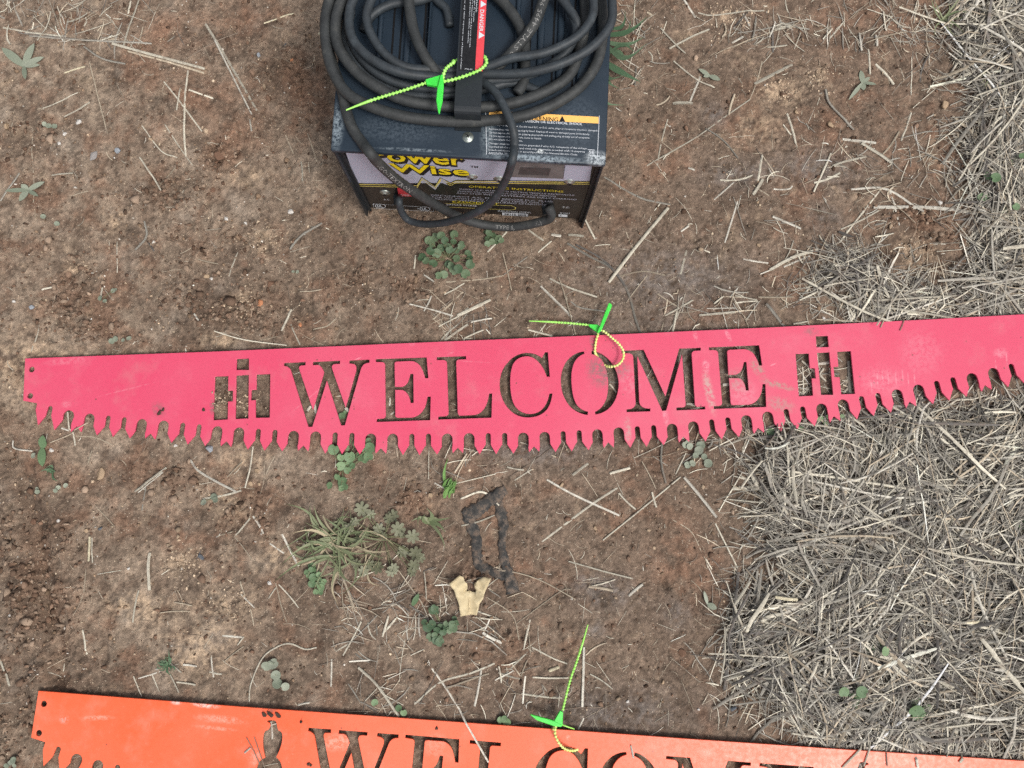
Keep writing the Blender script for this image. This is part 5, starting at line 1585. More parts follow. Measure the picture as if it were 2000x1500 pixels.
# uncountable crumbs of soil and grit
def crumbs(name, n, sizer, cols, where, seed, label):
    r = np.random.default_rng(seed)
    t = (1 + 5 ** .5) / 2
    ico = np.array([(-1, t, 0), (1, t, 0), (-1, -t, 0), (1, -t, 0), (0, -1, t), (0, 1, t), (0, -1, -t), (0, 1, -t), (t, 0, -1), (t, 0, 1), (-t, 0, -1), (-t, 0, 1)]) / 1.9
    fc_ = np.array([(0, 11, 5), (0, 5, 1), (0, 1, 7), (0, 7, 10), (0, 10, 11), (1, 5, 9), (5, 11, 4), (11, 10, 2), (10, 7, 6), (7, 1, 8), (3, 9, 4), (3, 4, 2), (3, 2, 6), (3, 6, 8), (3, 8, 9), (4, 9, 5), (2, 4, 11), (6, 2, 10), (8, 6, 7), (9, 8, 1)])
    x, y = where(r, n); n = len(x)
    s = sizer(r, n)
    z = height(x, y) + s * 0.25
    V = ico[None] * (1 + 0.30 * r.standard_normal((n, 12, 1))) * s[:, None, None] * np.array([1, 1, .7])[None, None] * (1 + .3 * r.standard_normal((n, 1, 3)))
    V = V + np.stack([x, y, z], 1)[:, None]
    Fq = (fc_[None] + (np.arange(n) * 12)[:, None, None]).reshape(-1, 3)
    ci = r.choice(len(cols), n, p=[c[1] for c in cols])
    cc = np.array([c[0] for c in cols])[ci] * (1 + .22 * r.standard_normal((n, 1)))
    tint = np.ones((n, 12, 4)); tint[..., :3] = np.clip(cc, .01, .9)[:, None]
    o = link(name, np_mesh(name, V.reshape(-1, 3), Fq, CRUMB_M, "tint", tint.reshape(-1, 4)))
    tag(o, label, kind="stuff")


CRUMB_M = attr_mat("soil_crumb", nscale=900, rough=0.9, spec=0.15).mat
fp_grid = fp


def sample_grid(G, x, y):
    i = np.clip(((x - xI[0]) / GS).astype(int), 0, nxd - 1); j = np.clip(((y - yI[0]) / GS).astype(int), 0, nyd - 1)
    return G[j, i]


def where_soil(r, n):
    x = r.uniform(-0.95, 0.95, n * 3); y = r.uniform(-0.55, 0.88, n * 3)
    w = 0.22 + 0.9 * np.clip(sample_grid(rough_mask, x, y), 0, 1) + 0.25 * sample_grid(dryness, x, y)
    k = r.uniform(0, 1, len(x)) < w * (1 - 0.75 * sample_grid(fp, x, y))
    return x[k][:n], y[k][:n]


crumbs("soil_crumbs", 11000, lambda r, n: np.clip(np.exp(r.normal(-6.75, .45, n)), .0005, .0045), [((.17, .105, .072), .45), ((.10, .062, .043), .2), ((.24, .165, .11), .25), ((.40, .30, .21), .10)], where_soil, 21, "loose soil crumbs strewn over the ground")
def where_clod(r, n):
    x = r.uniform(-0.95, 0.95, n * 40); y = r.uniform(-0.55, 0.88, n * 40)
    w = np.clip(sample_grid(rough_mask, x, y) - .15, 0, 1) ** 1.3 + .006
    k = r.uniform(0, 1, len(x)) < w * (1 - sample_grid(fp, x, y))
    return x[k][:n], y[k][:n]


crumbs("soil_clods", 1500, lambda r, n: np.clip(np.exp(r.normal(-6.0, .38, n)), .0014, .0062), [((.19, .125, .088), .5), ((.13, .082, .056), .2), ((.28, .205, .15), .3)], where_clod, 24, "crumbly lumps of broken soil in loose patches")
crumbs("pale_grit", 3200, lambda r, n: np.clip(np.exp(r.normal(-7.0, .35, n)), .0004, .0022), [((.50, .40, .29), .6), ((.62, .57, .50), .25), ((.30, .22, .15), .15)], where_soil, 22, "pale grit and chaff specks on the soil")
sand_c = [g(1525, 180), g(1790, 490), g(1600, 152), g(355, 1100), g(440, 1180), g(480, 590), g(515, 470), g(1420, 35), g(425, 780), g(470, 790)]


def where_sand(r, n):
    c = np.array(sand_c)[r.integers(0, len(sand_c), n)]
    return c[:, 0] + r.normal(0, .018, n), c[:, 1] + r.normal(0, .013, n)


crumbs("sand_grains", 1100, lambda r, n: np.clip(np.exp(r.normal(-6.8, .35, n)), .0005, .003), [((.50, .39, .28), .5), ((.38, .29, .21), .5)], where_sand, 23, "heaps of sandy sawdust coloured grains")

# ================================================================== STRAW
STRAW_N = attr_mat("dry_straw", rough=0.72, spec=0.25, nscale=350, nvar=0.30, bump=0.25)
sd_ = STRAW_N.noise(75, 5, 0.7, STRAW_N.n("ShaderNodeNewGeometry").outputs['Position'])
STRAW_N.base(STRAW_N.mix(STRAW_N.math('MULTIPLY', STRAW_N.step(sd_, 0.48, 0.68), 0.55), STRAW_N.b.inputs['Base Color'].links[0].from_socket, (0.20, 0.15, 0.115, 1)))
STRAW_M = STRAW_N.mat
TONES = {'p': (.60, .555, .45), 'w': (.68, .64, .55), 'g': (.30, .28, .24), 't': (.45, .38, .285), 'k': (.125, .115, .105), 'y': (.68, .61, .43), 'd': (.22, .17, .13)}
TWORD = {'p': "pale", 'w': "whitish", 'g': "grey", 't': "tan", 'k': "dark grey", 'y': "yellowish", 'd': "brown"}

# hay depth: distance-based allowance so that the bed stays under the signs and clear of the charger
sd_p = rect_mask(PINK0, PINK0 + pink_ex * SIGN_L, -0.118, 0.0, 0.05)
sd_o = rect_mask(ORG0, ORG0 + org_ex * SIGN_L, -0.16, 0.0, 0.05)
HMAX = 0.016 * (1 - np.maximum(sd_p, sd_o)) + 0.0035


def straw_obj(pts, w, tone, lift=0.0025, z=None, name="straw_stem", bias=0.0):
    """one stalk as a slightly flattened tube that follows the soil"""
    P = catmull([g(px, py, SIGN_Z if z else 0) for px, py in pts], 5)
    n = len(P)
    w = w * .80
    r = max(w * .00077 * .5, .0004)
    if len(pts) == 2 and not z:
        Lp = float(np.linalg.norm(P[-1] - P[0])); pn = np.array([-(P[-1] - P[0])[1], (P[-1] - P[0])[0], 0]) / (Lp + 1e-9); bow = random.gauss(0, .018) * Lp
        P = [p + pn * bow * math.sin(math.pi * i / (len(P) - 1)) for i, p in enumerate(P)]
    Q = []
    for i, p in enumerate(P):
        zz = soil_z(p[0], p[1])
        Q.append(np.array([p[0], p[1], zz]))
    zs = np.array([q[2] for q in Q])
    # stiff: lie on the highest points
    ksm = np.maximum.accumulate(zs); ksm2 = np.maximum.accumulate(zs[::-1])[::-1]
    zz = 0.6 * np.minimum(ksm, ksm2) + 0.4 * zs
    f_sign = np.array([float(sample_grid(np.maximum(in_p, in_o), np.array([q[0]]), np.array([q[1]]))[0]) for q in Q])
    zz = np.maximum(zz + lift, np.where(f_sign > .5, SIGN_Z + 0.0012, -9)) if z else zz + lift
    for i, q in enumerate(Q): q[2] = zz[i] + r * .35 + bias
    rad = [r * (0.95 + 0.10 * random.random()) * (0.9 if i in (0, n - 1) else 1) for i in range(n)]
    org = Q[n // 2].copy()
    V, Fc = tube_data([q - org for q in Q], rad, 6, 0.5)
    m = mesh_pd(name, V, Fc, STRAW_M, False)
    a = m.attributes.new("tint", 'FLOAT_COLOR', 'POINT')
    c0 = np.array(TONES[tone]) * random.uniform(.82, 1.12)
    cc = np.ones((len(V), 4)); k_ = np.repeat(np.linspace(random.uniform(.8, 1.05), random.uniform(.8, 1.1), n), 6)
    k_ = k_ * np.tile(np.random.default_rng(len(V) + int(abs(org[0]) * 1e5)).uniform(.55, 1.22, 6), n)
    cc[:, :3] = np.clip(c0[None] * k_[:, None], 0, .9)
    a.data.foreach_set("color", cc.astype(np.float32).ravel())
    o = link(name, m); o.location = org
    return o


in_p = rect_mask(PINK0, PINK0 + pink_ex * SIGN_L, -0.112, 0.0, 0.001)
in_o = rect_mask(ORG0, ORG0 + org_ex * SIGN_L, -0.16, 0.0, 0.001)

# surveyed stalks: x,y ... | width px | tone
STALKS = """
5,53 70,66 130,72|5|p;60,72 170,80 297,86|5|g;20,62 160,78 250,82|4|k;221,87 310,112 401,136|7|p;250,100 330,122 399,143|6|t;271,0 243,91|4|p;401,46 440,110 502,216|6|p;419,78 450,140 492,224|4|w;165,92 200,115 246,126|5|g
322,162 345,190 394,256|4|p;368,139 360,250 363,307|5|p;355,175 347,218|4|p;371,178 417,193|5|p;175,122 195,200 213,264|3|t;152,180 83,211|3|p;177,201 125,228|4|p;165,129 124,141|4|y;63,251 66,360 64,396|3|t
281,249 317,297 347,309|3|p;325,246 375,322|3|p;276,310 318,375|4|p;350,318 313,360|3|t;282,432 286,462 264,488|5|g;286,470 300,490|4|k;629,436 590,460 568,488|6|g;601,261 620,318|3|t;589,317 591,355|4|p;558,264 573,300|3|t
488,234 492,257|4|w;515,45 574,27|4|y;102,343 144,339|4|p;144,384 175,375|3|t;346,128 420,80 473,60|3|d;41,340 2,393|5|g;660,0 622,68|6|y;280,54 271,89|4|t;254,0 249,26|5|p;228,472 229,533|2.5|p;465,492 447,540|3.5|p;388,507 426,515|3|t
419,647 478,664 561,675|3|p;380,613 396,636|4|w;569,604 551,647|5|p;569,634 587,674|3.5|p;612,644 640,638 657,622|3.5|t;79,636 63,687|3|p;82,566 102,561|5|p;587,570 630,567|3|t;201,561 198,586|4|p
26,860 28,875 66,881|4|w;327,913 264,960|5|p;322,922 270,962|3|w;285,946 276,997|3.5|g;373,898 393,923 463,962|5|w;471,958 396,974|5|p;495,872 478,953|4|p;537,890 516,934|3|t;474,901 444,932|2.5|t
177,1048 175,1096|5|y;181,1050 182,1099|3.5|p;291,1080 288,1108 291,1153|7|p;271,1153 259,1216|4|p;339,1177 376,1183|3|t;310,1198 372,1194|2.5|t;489,1012 462,1045|4|p;426,1046 462,1035|3|t;495,1008 516,1042|5|w;552,1043 585,1105|5|w
528,1061 556,1080|3.5|w;459,1047 495,1093|2.5|t;471,1135 480,1162|4|t;472,1160 498,1186|3.5|w;490,1189 496,1222|3|t;435,1241 474,1245|5|w;540,1138 561,1214|2.5|t;546,1141 585,1186|3|p;540,1147 526,1168|3|p
487,1370 490,1336 512,1286 540,1264 566,1257 595,1268 618,1265|3.5|p;166,1228 174,1276|4.5|p;180,880 172,905|3|t;0,1280 12,1313 19,1340|5|p;262,1320 277,1360|3|p;298,1318 311,1351|3|p;332,1318 349,1353|3|p;270,1325 312,1312|3.5|w
332,1295 354,1314|3.5|p;358,1298 384,1302|4.5|w;344,1333 382,1338|4|p;477,1243 464,1260|3|p;476,1262 438,1292|3|t;411,1281 415,1324|4|w;407,1314 432,1318|4|p;582,1377 605,1372|4.5|w;648,1287 646,1341|4|w;700,1303 740,1340 780,1397|6|p
656,1272 680,1258|4|p;670,1280 706,1214|4|p;738,1200 680,1258|3.5|g;695,1276 721,1293|4|g;622,1300 660,1284|2.5|d;966,1295 920,1314 860,1332 810,1374|5|p;955,1315 872,1343|4|t
940,1308 934,1345 927,1378|5|w;1036,1269 980,1324|4|p;1030,1288 1018,1320|3|t;1038,1263 1080,1285 1108,1296|3.5|p;1026,1320 1021,1374|4|w;1018,1355 1070,1362 1098,1363|4.5|p;1040,1322 1075,1324 1110,1323|4|p;1140,1262 1137,1380|6|w
1072,1310 1092,1302|7|y;943,1235 980,1255|7|w;958,1202 942,1237|4|w;1101,1386 1140,1381 1178,1382|3.5|d;1152,1316 1196,1345|3.5|p;1140,1402 1129,1424|4|w;973,1313 1015,1325|4.5|p;974,1300 979,1333|4|p
1068,937 1122,967 1210,1007|5.5|w;1206,953 1152,988 1050,1064|5.5|p;1329,931 1177,1055|4|p;1335,932 1398,1010|7|w;1149,905 1118,928|6|p;1231,914 1191,925|6|p;1209,963 1242,995|4.5|p;1273,961 1282,991|5|p;1110,1096 1188,1118 1236,1130|3.5|p
1255,1141 1227,1163|6.5|w;1201,1131 1155,1144|3|p;1149,1145 1197,1153|6|t;1314,1015 1350,1039 1370,1078|2.5|t;1396,1022 1440,1110|4|p;966,1006 901,1027|4|p;900,974 942,961 975,987|5|p;954,1114 999,1116 1056,1133 1124,1170|3|t
1116,1150 1092,1156 1008,1218|2.5|t;1254,901 1281,955|2.5|t;1077,875 996,931|2.5|d;1038,917 1005,938|3|p;990,912 1023,918|4|p;1293,863 1291,904 1300,944|5|g;950,1165 1000,1200 1014,1250|2.5|t;1075,1000 1044,1033|2.5|d
990,452 952,492|5|p;1032,449 1062,470|5|p;1077,471 1051,493|4.5|p;1108,475 1150,500 1195,525 1225,568 1240,620 1252,655|6|g;1125,478 1180,510 1222,560|5|k;1305,406 1240,485 1188,553|8|p;1056,558 1101,603 1117,620|6|w;1074,544 1114,563 1166,581|5|p
982,494 992,534 999,567|3|t;1030,501 984,536|3.5|g;871,551 945,544 984,537|4|t;907,553 868,575|3.5|p;958,586 893,617|7|p;944,596 857,638|3.5|p;904,570 845,624|4|t;800,594 850,607 885,618|4|w;961,622 920,630|4|w;914,634 869,665|6|p
944,645 907,661|4|p;843,579 828,608|4|w;812,499 809,525|4|p;828,537 848,551|4|w;1091,541 1105,585 1124,655|3|t;1032,644 1079,657|5|p;1065,634 1046,657|3.5|p;1077,458 1096,461|7|w;1110,459 1140,462|6|p;1143,430 1162,468|5|p;1115,589 1133,601 1180,608|4|g
1450,507 1500,514|4|w;1507,425 1561,449|6|w;1441,393 1416,474|4.5|w;1345,441 1329,453|5|w;1502,528 1545,505 1592,491|8|p;1530,522 1577,503|5|w;1497,593 1532,638|8|g;1298,617 1353,586|4|p;1322,607 1313,649|6|p;1284,574 1322,598|4|t
1365,616 1435,610|6|p;1381,602 1438,602|3.5|w;1436,592 1480,588|4|p;1435,578 1478,586|3.5|p;1480,581 1547,581|4|t;1414,578 1395,593|4|p;1443,560 1426,581|4|w;1341,489 1329,536|5.5|p;1263,539 1223,591|3|t;1209,540 1253,531 1298,538|3.5|t
1547,472 1532,508|2.5|p;1549,633 1578,628|4|p;1222,453 1240,500|3|t;1474,163 1548,125|8|p;1538,221 1553,281|6|p;1530,243 1545,264|4|p;1612,175 1622,205 1667,254|6|g;1622,300 1588,376|5|p;1640,338 1589,358|6|p;1489,302 1480,356|6|p
1490,304 1518,350|3.5|t;1489,351 1470,381|8|p;1469,343 1408,350|5|p;1434,355 1395,389|4|w;1464,195 1365,264 1264,322|3.5|p;1489,119 1464,195|3|t;1368,150 1348,198|5|w;1315,200 1353,202|8|p;1315,120 1358,155 1395,172|4|p;1434,185 1421,228|6|t
1378,251 1415,278 1441,310|4|g;1662,370 1734,371 1815,427|6|w;1738,375 1757,440|4|w;1705,405 1850,409 1998,434|9|w;1721,368 1600,525 1572,575|4.5|p;1640,449 1715,412|4|p;1711,124 1748,163|7|p;1680,63 1683,99|6|w;1711,68 1712,91|6|w
1696,96 1700,145|5|p;1645,272 1711,279|7|w;1682,280 1741,320|8|p;1757,256 1723,302|5|t;1781,219 1762,274|5|p;1305,231 1284,323|3.5|p;1180,345 1249,384 1310,399|5|g;1307,96 1385,58|5|p;1290,56 1338,106|4|p;1363,26 1391,31 1454,23 1493,20|4|p
1335,0 1358,35|6|w;1513,58 1551,48|7|p;1451,28 1464,51|5|w;1498,93 1538,87|4|p;1429,84 1452,71|5|w;1345,327 1358,330|5|w;1510,370 1538,371 1546,365|4|w;1624,325 1691,307|5|p;1560,40 1440,65|3.5|g;1650,40 1620,75|4|p
530,1408 533,1442|4|w;526,1416 541,1412|3|w;574,731 587,726|2|w;600,802 607,793|7|w;614,788 618,808|7|w;675,797 683,804|8|w;762,777 761,793|4|w;763,810 771,804|3.5|w;1598,711 1621,708|7|w;1607,720 1600,732 1612,745|5|p;1565,705 1590,728|5|p;1645,769 1668,748|5|p;1563,772 1577,755|4|w;1410,752 1424,750|7|w;1340,789 1358,792|6|w;1190,746 1207,747|4|g;1190,750 1204,767|4|p
"""
OVER = """
133,805 136,838 140,870|3.5|p;90,864 130,848 172,826|2.5|t;141,851 178,854 212,868|2.5|t;121,836 136,841|4|w;834,1297 884,1368 954,1488|4.5|w;1757,646 1765,625 1770,590|2.5|d;1719,640 1735,605|3|t;1644,1499 1689,1453|5|p
1686,1496 1715,1410|4|p;1732,1496 1730,1455|3|g;1778,1415 1792,1499|7|w;1873,1489 1902,1453|7|p;1848,1478 1904,1436|4|p;482,1440 496,1466 508,1492|2|d;497,1438 508,1470 518,1500|2|d;478,1470 490,1460|4|w;1232,1455 1237,1480|4|w
"""
HAYTOP = """
1530,920 1640,935 1772,956|6.5|p;1568,938 1716,969 1759,971|5|w;1508,1085 1637,1029 1752,986 1884,969|6|w;1620,1091 1739,1010|5|p;1508,1098 1632,1174|5|p;1815,930 1838,996 1868,1055|6|p;1878,1065 1894,1157 1950,1283|7|w;1718,1152 1802,1200 1851,1246|6|p
1700,1260 1736,1296 1779,1329|5|w;1427,1177 1449,1227 1502,1289|5|p;1457,1131 1427,1177|7|p;1459,1147 1416,1248 1475,1306|6|k;1422,1332 1512,1289|7|k;1510,1246 1513,1310|8|g;1604,1213 1602,1309|6|p;1518,1279 1564,1266 1624,1280|5|p
1558,1283 1601,1345|5|w;1409,1220 1401,1329|3.5|p;1439,953 1479,900|5|p;1668,1025 1683,1161|6|k;1670,1230 1668,1312|7|g;1505,1162 1548,1167|7|y;1875,1213 1908,1210|7|y;1934,1232 1985,1213|5|y;1620,1280 1733,1205|6|k;1629,1375 1700,1392|9|g
1901,900 1912,982|6|w;1890,905 1898,975|4|w;1760,930 1680,1010|4|p;1960,905 1900,1060|4|p;1985,950 1960,1080|4|g;1730,1330 1640,1420|5|p;1820,1280 1990,1325|4|g;1560,1380 1620,1320|5|w;1880,1330 1850,1450|6|p;1960,1300 1990,1440|5|p;1520,880 1620,850|4|w
1930,640 1700,600|5|p;1560,548 1680,610 1760,640|6|p;1700,590 1860,580|5|p;1925,455 1930,540|6|w;1990,545 1870,565|5|w;1900,60 1990,120|7|w;1880,20 1990,75|6|p;1920,10 1960,90|5|p;1990,30 1900,70|5|w;1935,60 1985,160|7|g;1895,300 1860,360|4|p;1990,190 1880,330|5|p
1960,110 1985,220|6|g;1870,120 1960,150|5|w;1890,200 1985,170|4|p;1940,250 1880,310|4|w;1700,640 1760,560|4|p;1810,560 1760,640|4|w
"""


def landmarks():
    L = []
    def add(n, x, y): L.append((n, x, y))
    add("the charger's cable coil", 760, 60); add("the charger's lower left corner", 715, 420); add("the charger's lower right corner", 1140, 440); add("the charger's right side", 1190, 200)
    add("the dark clover patch", 875, 505); add("the red sign's left end", 50, 740); add("the red sign's left emblem", 470, 760); add("the red letter W", 640, 770); add("the first red letter E", 785, 765); add("the red letter L", 905, 760)
    add("the red letter C", 1025, 755); add("the red letter O", 1150, 750); add("the red letter M", 1290, 740); add("the second red letter E", 1435, 740); add("the red sign's right emblem", 1610, 720)
    add("the large grass tuft", 660, 1060); add("the dry leaf", 918, 1160); add("the black fabric strip", 960, 1040); add("the orange sign's left end", 80, 1400); add("the eagle emblem", 530, 1440); add("the orange letter W", 690, 1460)
    add("the orange letter E", 840, 1470); add("the orange letter C", 1100, 1480); add("the orange letter O", 1240, 1490); add("the orange letter M", 1370, 1490); add("the top left rosette weed", 48, 130); add("the lower rosette weed", 57, 373)
    add("the dark slate stone", 392, 1088); add("the tan clod", 196, 926); add("the blue grey stone", 410, 877); add("the pale sand patch at upper right", 1525, 180); add("the sand pocket in the straw", 1790, 490); add("the hole with the red clod", 425, 300)
    add("the bright grass sprout", 874, 945); add("the lower clover patch", 862, 1222); add("the green tie on the orange sign", 1095, 1400); add("the green tie on the red sign", 1165, 640); add("the light green sprig", 668, 900)
    add("the pinkish pebble", 1164, 1030); add("the reddish pebble", 1332, 1275); add("the crusty tan clod", 1845, 205); add("the elongated grey stone", 186, 306); add("the crumbly soil patch", 440, 580); add("the three leaved clover", 1785, 1380)
    return L


LMK = landmarks()


def stalk_desc(pts, w, tone, noun="straw"):
    L = sum(math.dist(a, b) for a, b in zip(pts[:-1], pts[1:]))
    size = "short" if L < 48 else ("long" if L > 115 else "")
    thick = "thick" if w >= 5.8 else ("thin" if w <= 3 else "")
    a, b = pts[0], pts[-1]
    chord = math.dist(a, b)
    shape = "bent" if len(pts) > 2 and chord / L < 0.985 else ""
    ang = math.degrees(math.atan2(-(b[1] - a[1]), b[0] - a[0])) % 180
    ori = "lying level" if ang < 18 or ang > 162 else ("upright" if 72 < ang < 108 else ("rising rightward" if ang <= 72 else "falling rightward"))
    return " ".join(x for x in (size, thick, TWORD[tone], shape, noun) if x), ori


def place_words(x, y):
    best = min(LMK, key=lambda l: math.hypot((l[1] - x), (l[2] - y)))
    dx, dy = x - best[1], y - best[2]
    if math.hypot(dx, dy) < 24: return "beside " + best[0]
    if abs(dx) > 1.8 * abs(dy): w_ = "right of" if dx > 0 else "left of"
    elif abs(dy) > 1.8 * abs(dx): w_ = "below" if dy > 0 else "above"
    else: w_ = ("below right of" if dx > 0 else "below left of") if dy > 0 else ("above right of" if dx > 0 else "above left of")
    return w_ + " " + best[0]


def parse_stalks(T_):
    out = []
    for it in T_.replace("\n", ";").split(";"):
        it = it.strip()
        if not it: continue
        p, w, t = it.split("|")
        out.append(([tuple(map(float, q.split(","))) for q in p.split()], float(w), t))
    return out


made = []
n_over = len(parse_stalks(OVER))
for k_, (pts, w, t) in enumerate(parse_stalks(OVER) + parse_stalks(STALKS)):
    over = k_ < n_over
    o = straw_obj(pts, w, t, random.uniform(-.0006, .0018), z=True if over else None)
    if pts[0] in ((1612, 175), (282, 432), (286, 470)): o.name = "twig"
    made.append((o, pts, w, t, "twig" if o.name.startswith("twig") else "straw"))
for pts, w, t in parse_stalks(HAYTOP):
    mid = pts[len(pts) // 2]; p = g(*mid)
    hm = float(sample_grid(HMAX, np.array([p[0]]), np.array([p[1]]))[0])
    o = straw_obj(pts, w, t, 0.0, bias=hm * random.uniform(.85, 1.02))
    made.append((o, pts, w, t, "straw"))
groups = {}
for o, pts, w, t, noun in made:
    d_, ori = stalk_desc(pts, w, t, noun)
    m_ = np.mean(np.array(pts), 0)
    groups.setdefault((d_, ori, place_words(*m_)), []).append((o, m_))
ORD = ["upper", "lower"]; ORD3 = ["topmost", "middle", "lowest"]
for (d_, ori, pw), L in groups.items():
    L.sort(key=lambda q: q[1][1])
    for i, (o, m_) in enumerate(L):
        pre = "" if len(L) == 1 else (ORD[i] + " " if len(L) == 2 else (ORD3[i] + " " if len(L) == 3 else "number %d from top " % (i + 1)))
        tag(o, " ".join((pre + d_ + " " + ori + " " + pw).split()[:16]), "twig" if o.name.startswith("twig") else "straw", "straw stalks lying on the soil")


# --- the uncountable straw: matted bed at right, thin litter elsewhere
n_patch = grf(nyd, nxd, 0.04, 1.0, 31)
mid_ = np.zeros_like(DXg)
for px, py, rx, ry, k in [(1760, 40, 120, 70, .45), (1530, 65, 110, 26, .75), (1230, 40, 60, 60, .30), (1620, 560, 80, 50, .6), (1680, 600, 90, 25, .8), (1720, 500, 70, 60, .35), (80, 20, 130, 40, .35), (180, 30, 60, 40, .3), (190, 78, 110, 10, .5), (750, 1170, 70, 40, .55), (810, 1190, 70, 40, .4), (740, 1260, 60, 50, .3),
                          (1400, 890, 80, 28, .45), (1450, 600, 30, 40, .4), (1370, 600, 60, 30, .3), (900, 880, 40, 50, .25), (890, 630, 60, 40, .2), (1000, 1340, 120, 60, .12), (740, 1360, 40, 40, .4), (960, 1190, 50, 50, .2), (1480, 930, 40, 90, .4), (1430, 1120, 40, 100, .25), (1500, 1380, 90, 60, .35), (1230, 130, 50, 70, .3),
                          (1130, 470, 50, 30, .22), (1560, 400, 120, 80, .10), (1690, 330, 120, 60, .18), (1460, 1290, 60, 80, .35), (1550, 745, 130, 60, .35), (1650, 760, 90, 50, .5), (1300, 770, 80, 60, .16), (1440, 780, 60, 40, .3), (1850, 330, 70, 80, .3), (1800, 560, 120, 40, .5), (1640, 745, 60, 60, .3)]:
    mid_ = np.maximum(mid_, k * blob(px, py, rx, ry))
mid_ = np.maximum(mid_, .30 * (1 - bed) * np.clip((lambda k: np.fft.irfft2(k * np.exp(-((np.fft.rfftfreq(nxd, GS)[None] ** 2 + np.fft.fftfreq(nyd, GS)[:, None] ** 2) * .11 ** 2)), s=bed.shape))(np.fft.rfft2(bed)), 0, 1))
litter = 0.030 * np.clip(1.0 + DXg * 0.9, .25, 2.0)


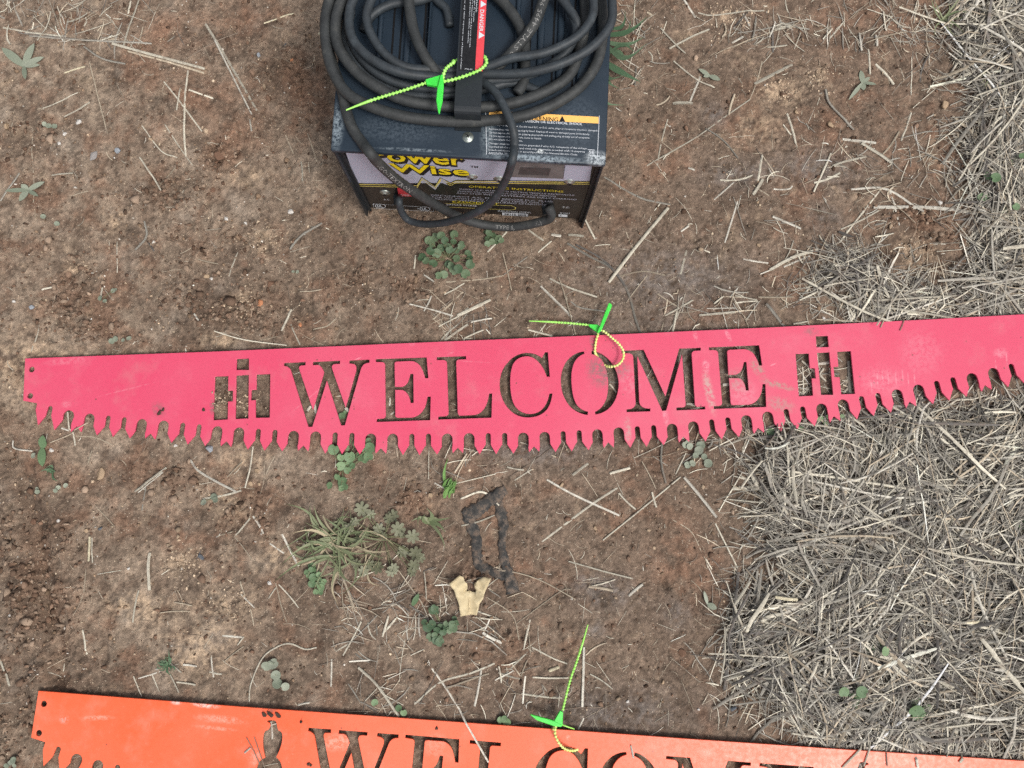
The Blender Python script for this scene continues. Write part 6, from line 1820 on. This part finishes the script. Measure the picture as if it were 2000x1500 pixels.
def straw_mass(name, n, dens, lens, wids, tones, hscale, seed, label, arch=True, ang_bias=None):
    r = np.random.default_rng(seed)
    x = r.uniform(GX0, GX1, n * 30); y = r.uniform(GY0, GY1, n * 30)
    dd = sample_grid(dens, x, y)
    k = r.uniform(0, 1, len(x)) < dd * (1 - .9 * sample_grid(fc, x, y) * (hscale < .6))
    x, y, dd = x[k][:n], y[k][:n], dd[k][:n]; n = len(x)
    L = np.clip(np.exp(r.normal(math.log(lens[0]), lens[1], n)), .006, .17)
    W = np.clip(np.exp(r.normal(math.log(wids[0]), wids[1], n)), .0004, .0062)
    A = r.uniform(0, math.pi, n)
    if ang_bias is not None:
        A = np.where(r.uniform(0, 1, n) < .62, sample_grid(ang_bias, x, y) * .9 + r.normal(0, .38, n), A)
    cur = r.normal(0, .42, n) * (r.uniform(0, 1, n) < .65)
    kink = np.where(r.uniform(0, 1, n) < .12, r.normal(0, .7, n), 0)
    lay_ = r.uniform(0, 1, n) ** 0.8
    S = 5
    tt = np.linspace(-.5, .5, S)
    ang = A[:, None] + cur[:, None] * tt[None] * 1.6 + np.where(tt[None] > .1, kink[:, None], 0)
    step = (L / (S - 1))[:, None]
    dx, dy = np.cos(ang) * step, np.sin(ang) * step
    X = x[:, None] + np.cumsum(dx, 1) - dx[:, :1] - np.cumsum(dx, 1)[:, 2:3] + dx[:, :1]; Y = y[:, None] + np.cumsum(dy, 1) - np.cumsum(dy, 1)[:, 2:3]
    hm = sample_grid(HMAX, X, Y)
    tiltv = r.normal(0, .12, n)
    depth = np.clip(sample_grid(np.minimum(1, bed + mid_ * .5), X, Y), .0, 1)
    Z = height(X, Y) + hm * hscale * lay_[:, None] * (0.15 + .85 * depth) + np.minimum(hm * .35, np.abs(tiltv[:, None] * (tt[None] * L[:, None]) + np.maximum(tiltv[:, None], 0) * L[:, None] * .3)) * (0.3 + .7 * depth) + .0006
    # never through the steel plates
    inside = sample_grid(np.maximum(in_p, in_o), X, Y) > .5
    Z = np.where(inside, np.minimum(Z, SIGN_Z - .0055), Z)
    ux, uy = -np.sin(ang), np.cos(ang)
    taper = np.array([.75, 1, 1, .95, .55])[None] * W[:, None] * .5
    roll = r.normal(0, .35, n)[:, None]
    cr_, sr_ = np.cos(roll), np.sin(roll)
    V = np.zeros((n, S, 3, 3))
    V[:, :, 0] = np.stack([X - ux * taper * cr_, Y - uy * taper * cr_, Z - taper * sr_], -1)
    V[:, :, 1] = np.stack([X, Y, Z + taper * .55], -1)
    V[:, :, 2] = np.stack([X + ux * taper * cr_, Y + uy * taper * cr_, Z + taper * sr_], -1)
    b = (np.arange(n) * S * 3)[:, None, None, None]
    ii = np.arange(S - 1)[None, :, None, None] * 3; kk = np.arange(2)[None, None, :, None]
    q = np.array([0, 1, 4, 3])[None, None, None]
    Fq = (b + ii + kk + q).reshape(-1, 4)
    ti = r.choice(len(tones), n, p=[t[1] for t in tones])
    cc = np.array([TONES[t[0]] for t in tones])[ti] * (1 + .20 * r.standard_normal((n, 1)))
    tint = np.ones((n, S, 3, 4)); tint[..., :3] = np.clip(cc, .03, .85)[:, None, None]
    tint[..., :3] *= (1 + .12 * r.standard_normal((n, S, 1, 1)))
    o = link(name, np_mesh(name, V.reshape(-1, 3), Fq, STRAW_M, "tint", np.clip(tint, 0.01, .9).reshape(-1, 4)))
    tag(o, label, kind="stuff")


bias = grf(nyd, nxd, .16, 1.3, 33) * 1.3 + .5
straw_mass("straw_bed", 12500, np.clip(bed * (.80 + .35 * n_patch), 0, 1), (.062, .55), (.00135, .60), [('g', .44), ('p', .22), ('k', .18), ('t', .10), ('w', .06)], 1.0, 41, "matted bed of dead grey straw along the right side", ang_bias=bias)
straw_mass("straw_chaff", 11000, np.clip(bed * (.7 + .4 * n_patch), 0, 1), (.022, .5), (.0007, .4), [('g', .40), ('k', .38), ('p', .12), ('d', .1)], .75, 42, "short broken straw filling the straw bed")
straw_mass("straw_litter", 3600, np.clip(mid_, 0, 1) * np.clip(.75 + .5 * n_patch, .1, 1.3), (.028, .5), (.0011, .45), [('p', .30), ('g', .32), ('w', .06), ('t', .24), ('k', .08)], .45, 43, "loose straw litter in thin patches", ang_bias=bias)
straw_mass("straw_fragments", 3000, np.clip(litter + mid_ * .08, 0, 1), (.010, .6), (.0007, .4), [('p', .32), ('t', .34), ('w', .08), ('d', .26)], .10, 44, "tiny straw fragments strewn over bare soil")
straw_mass("root_fibres", 1500, np.clip(litter, 0, 1), (.022, .5), (.00055, .25), [('t', .45), ('d', .35), ('p', .2)], .12, 45, "hair thin root fibres and grass threads on the soil")
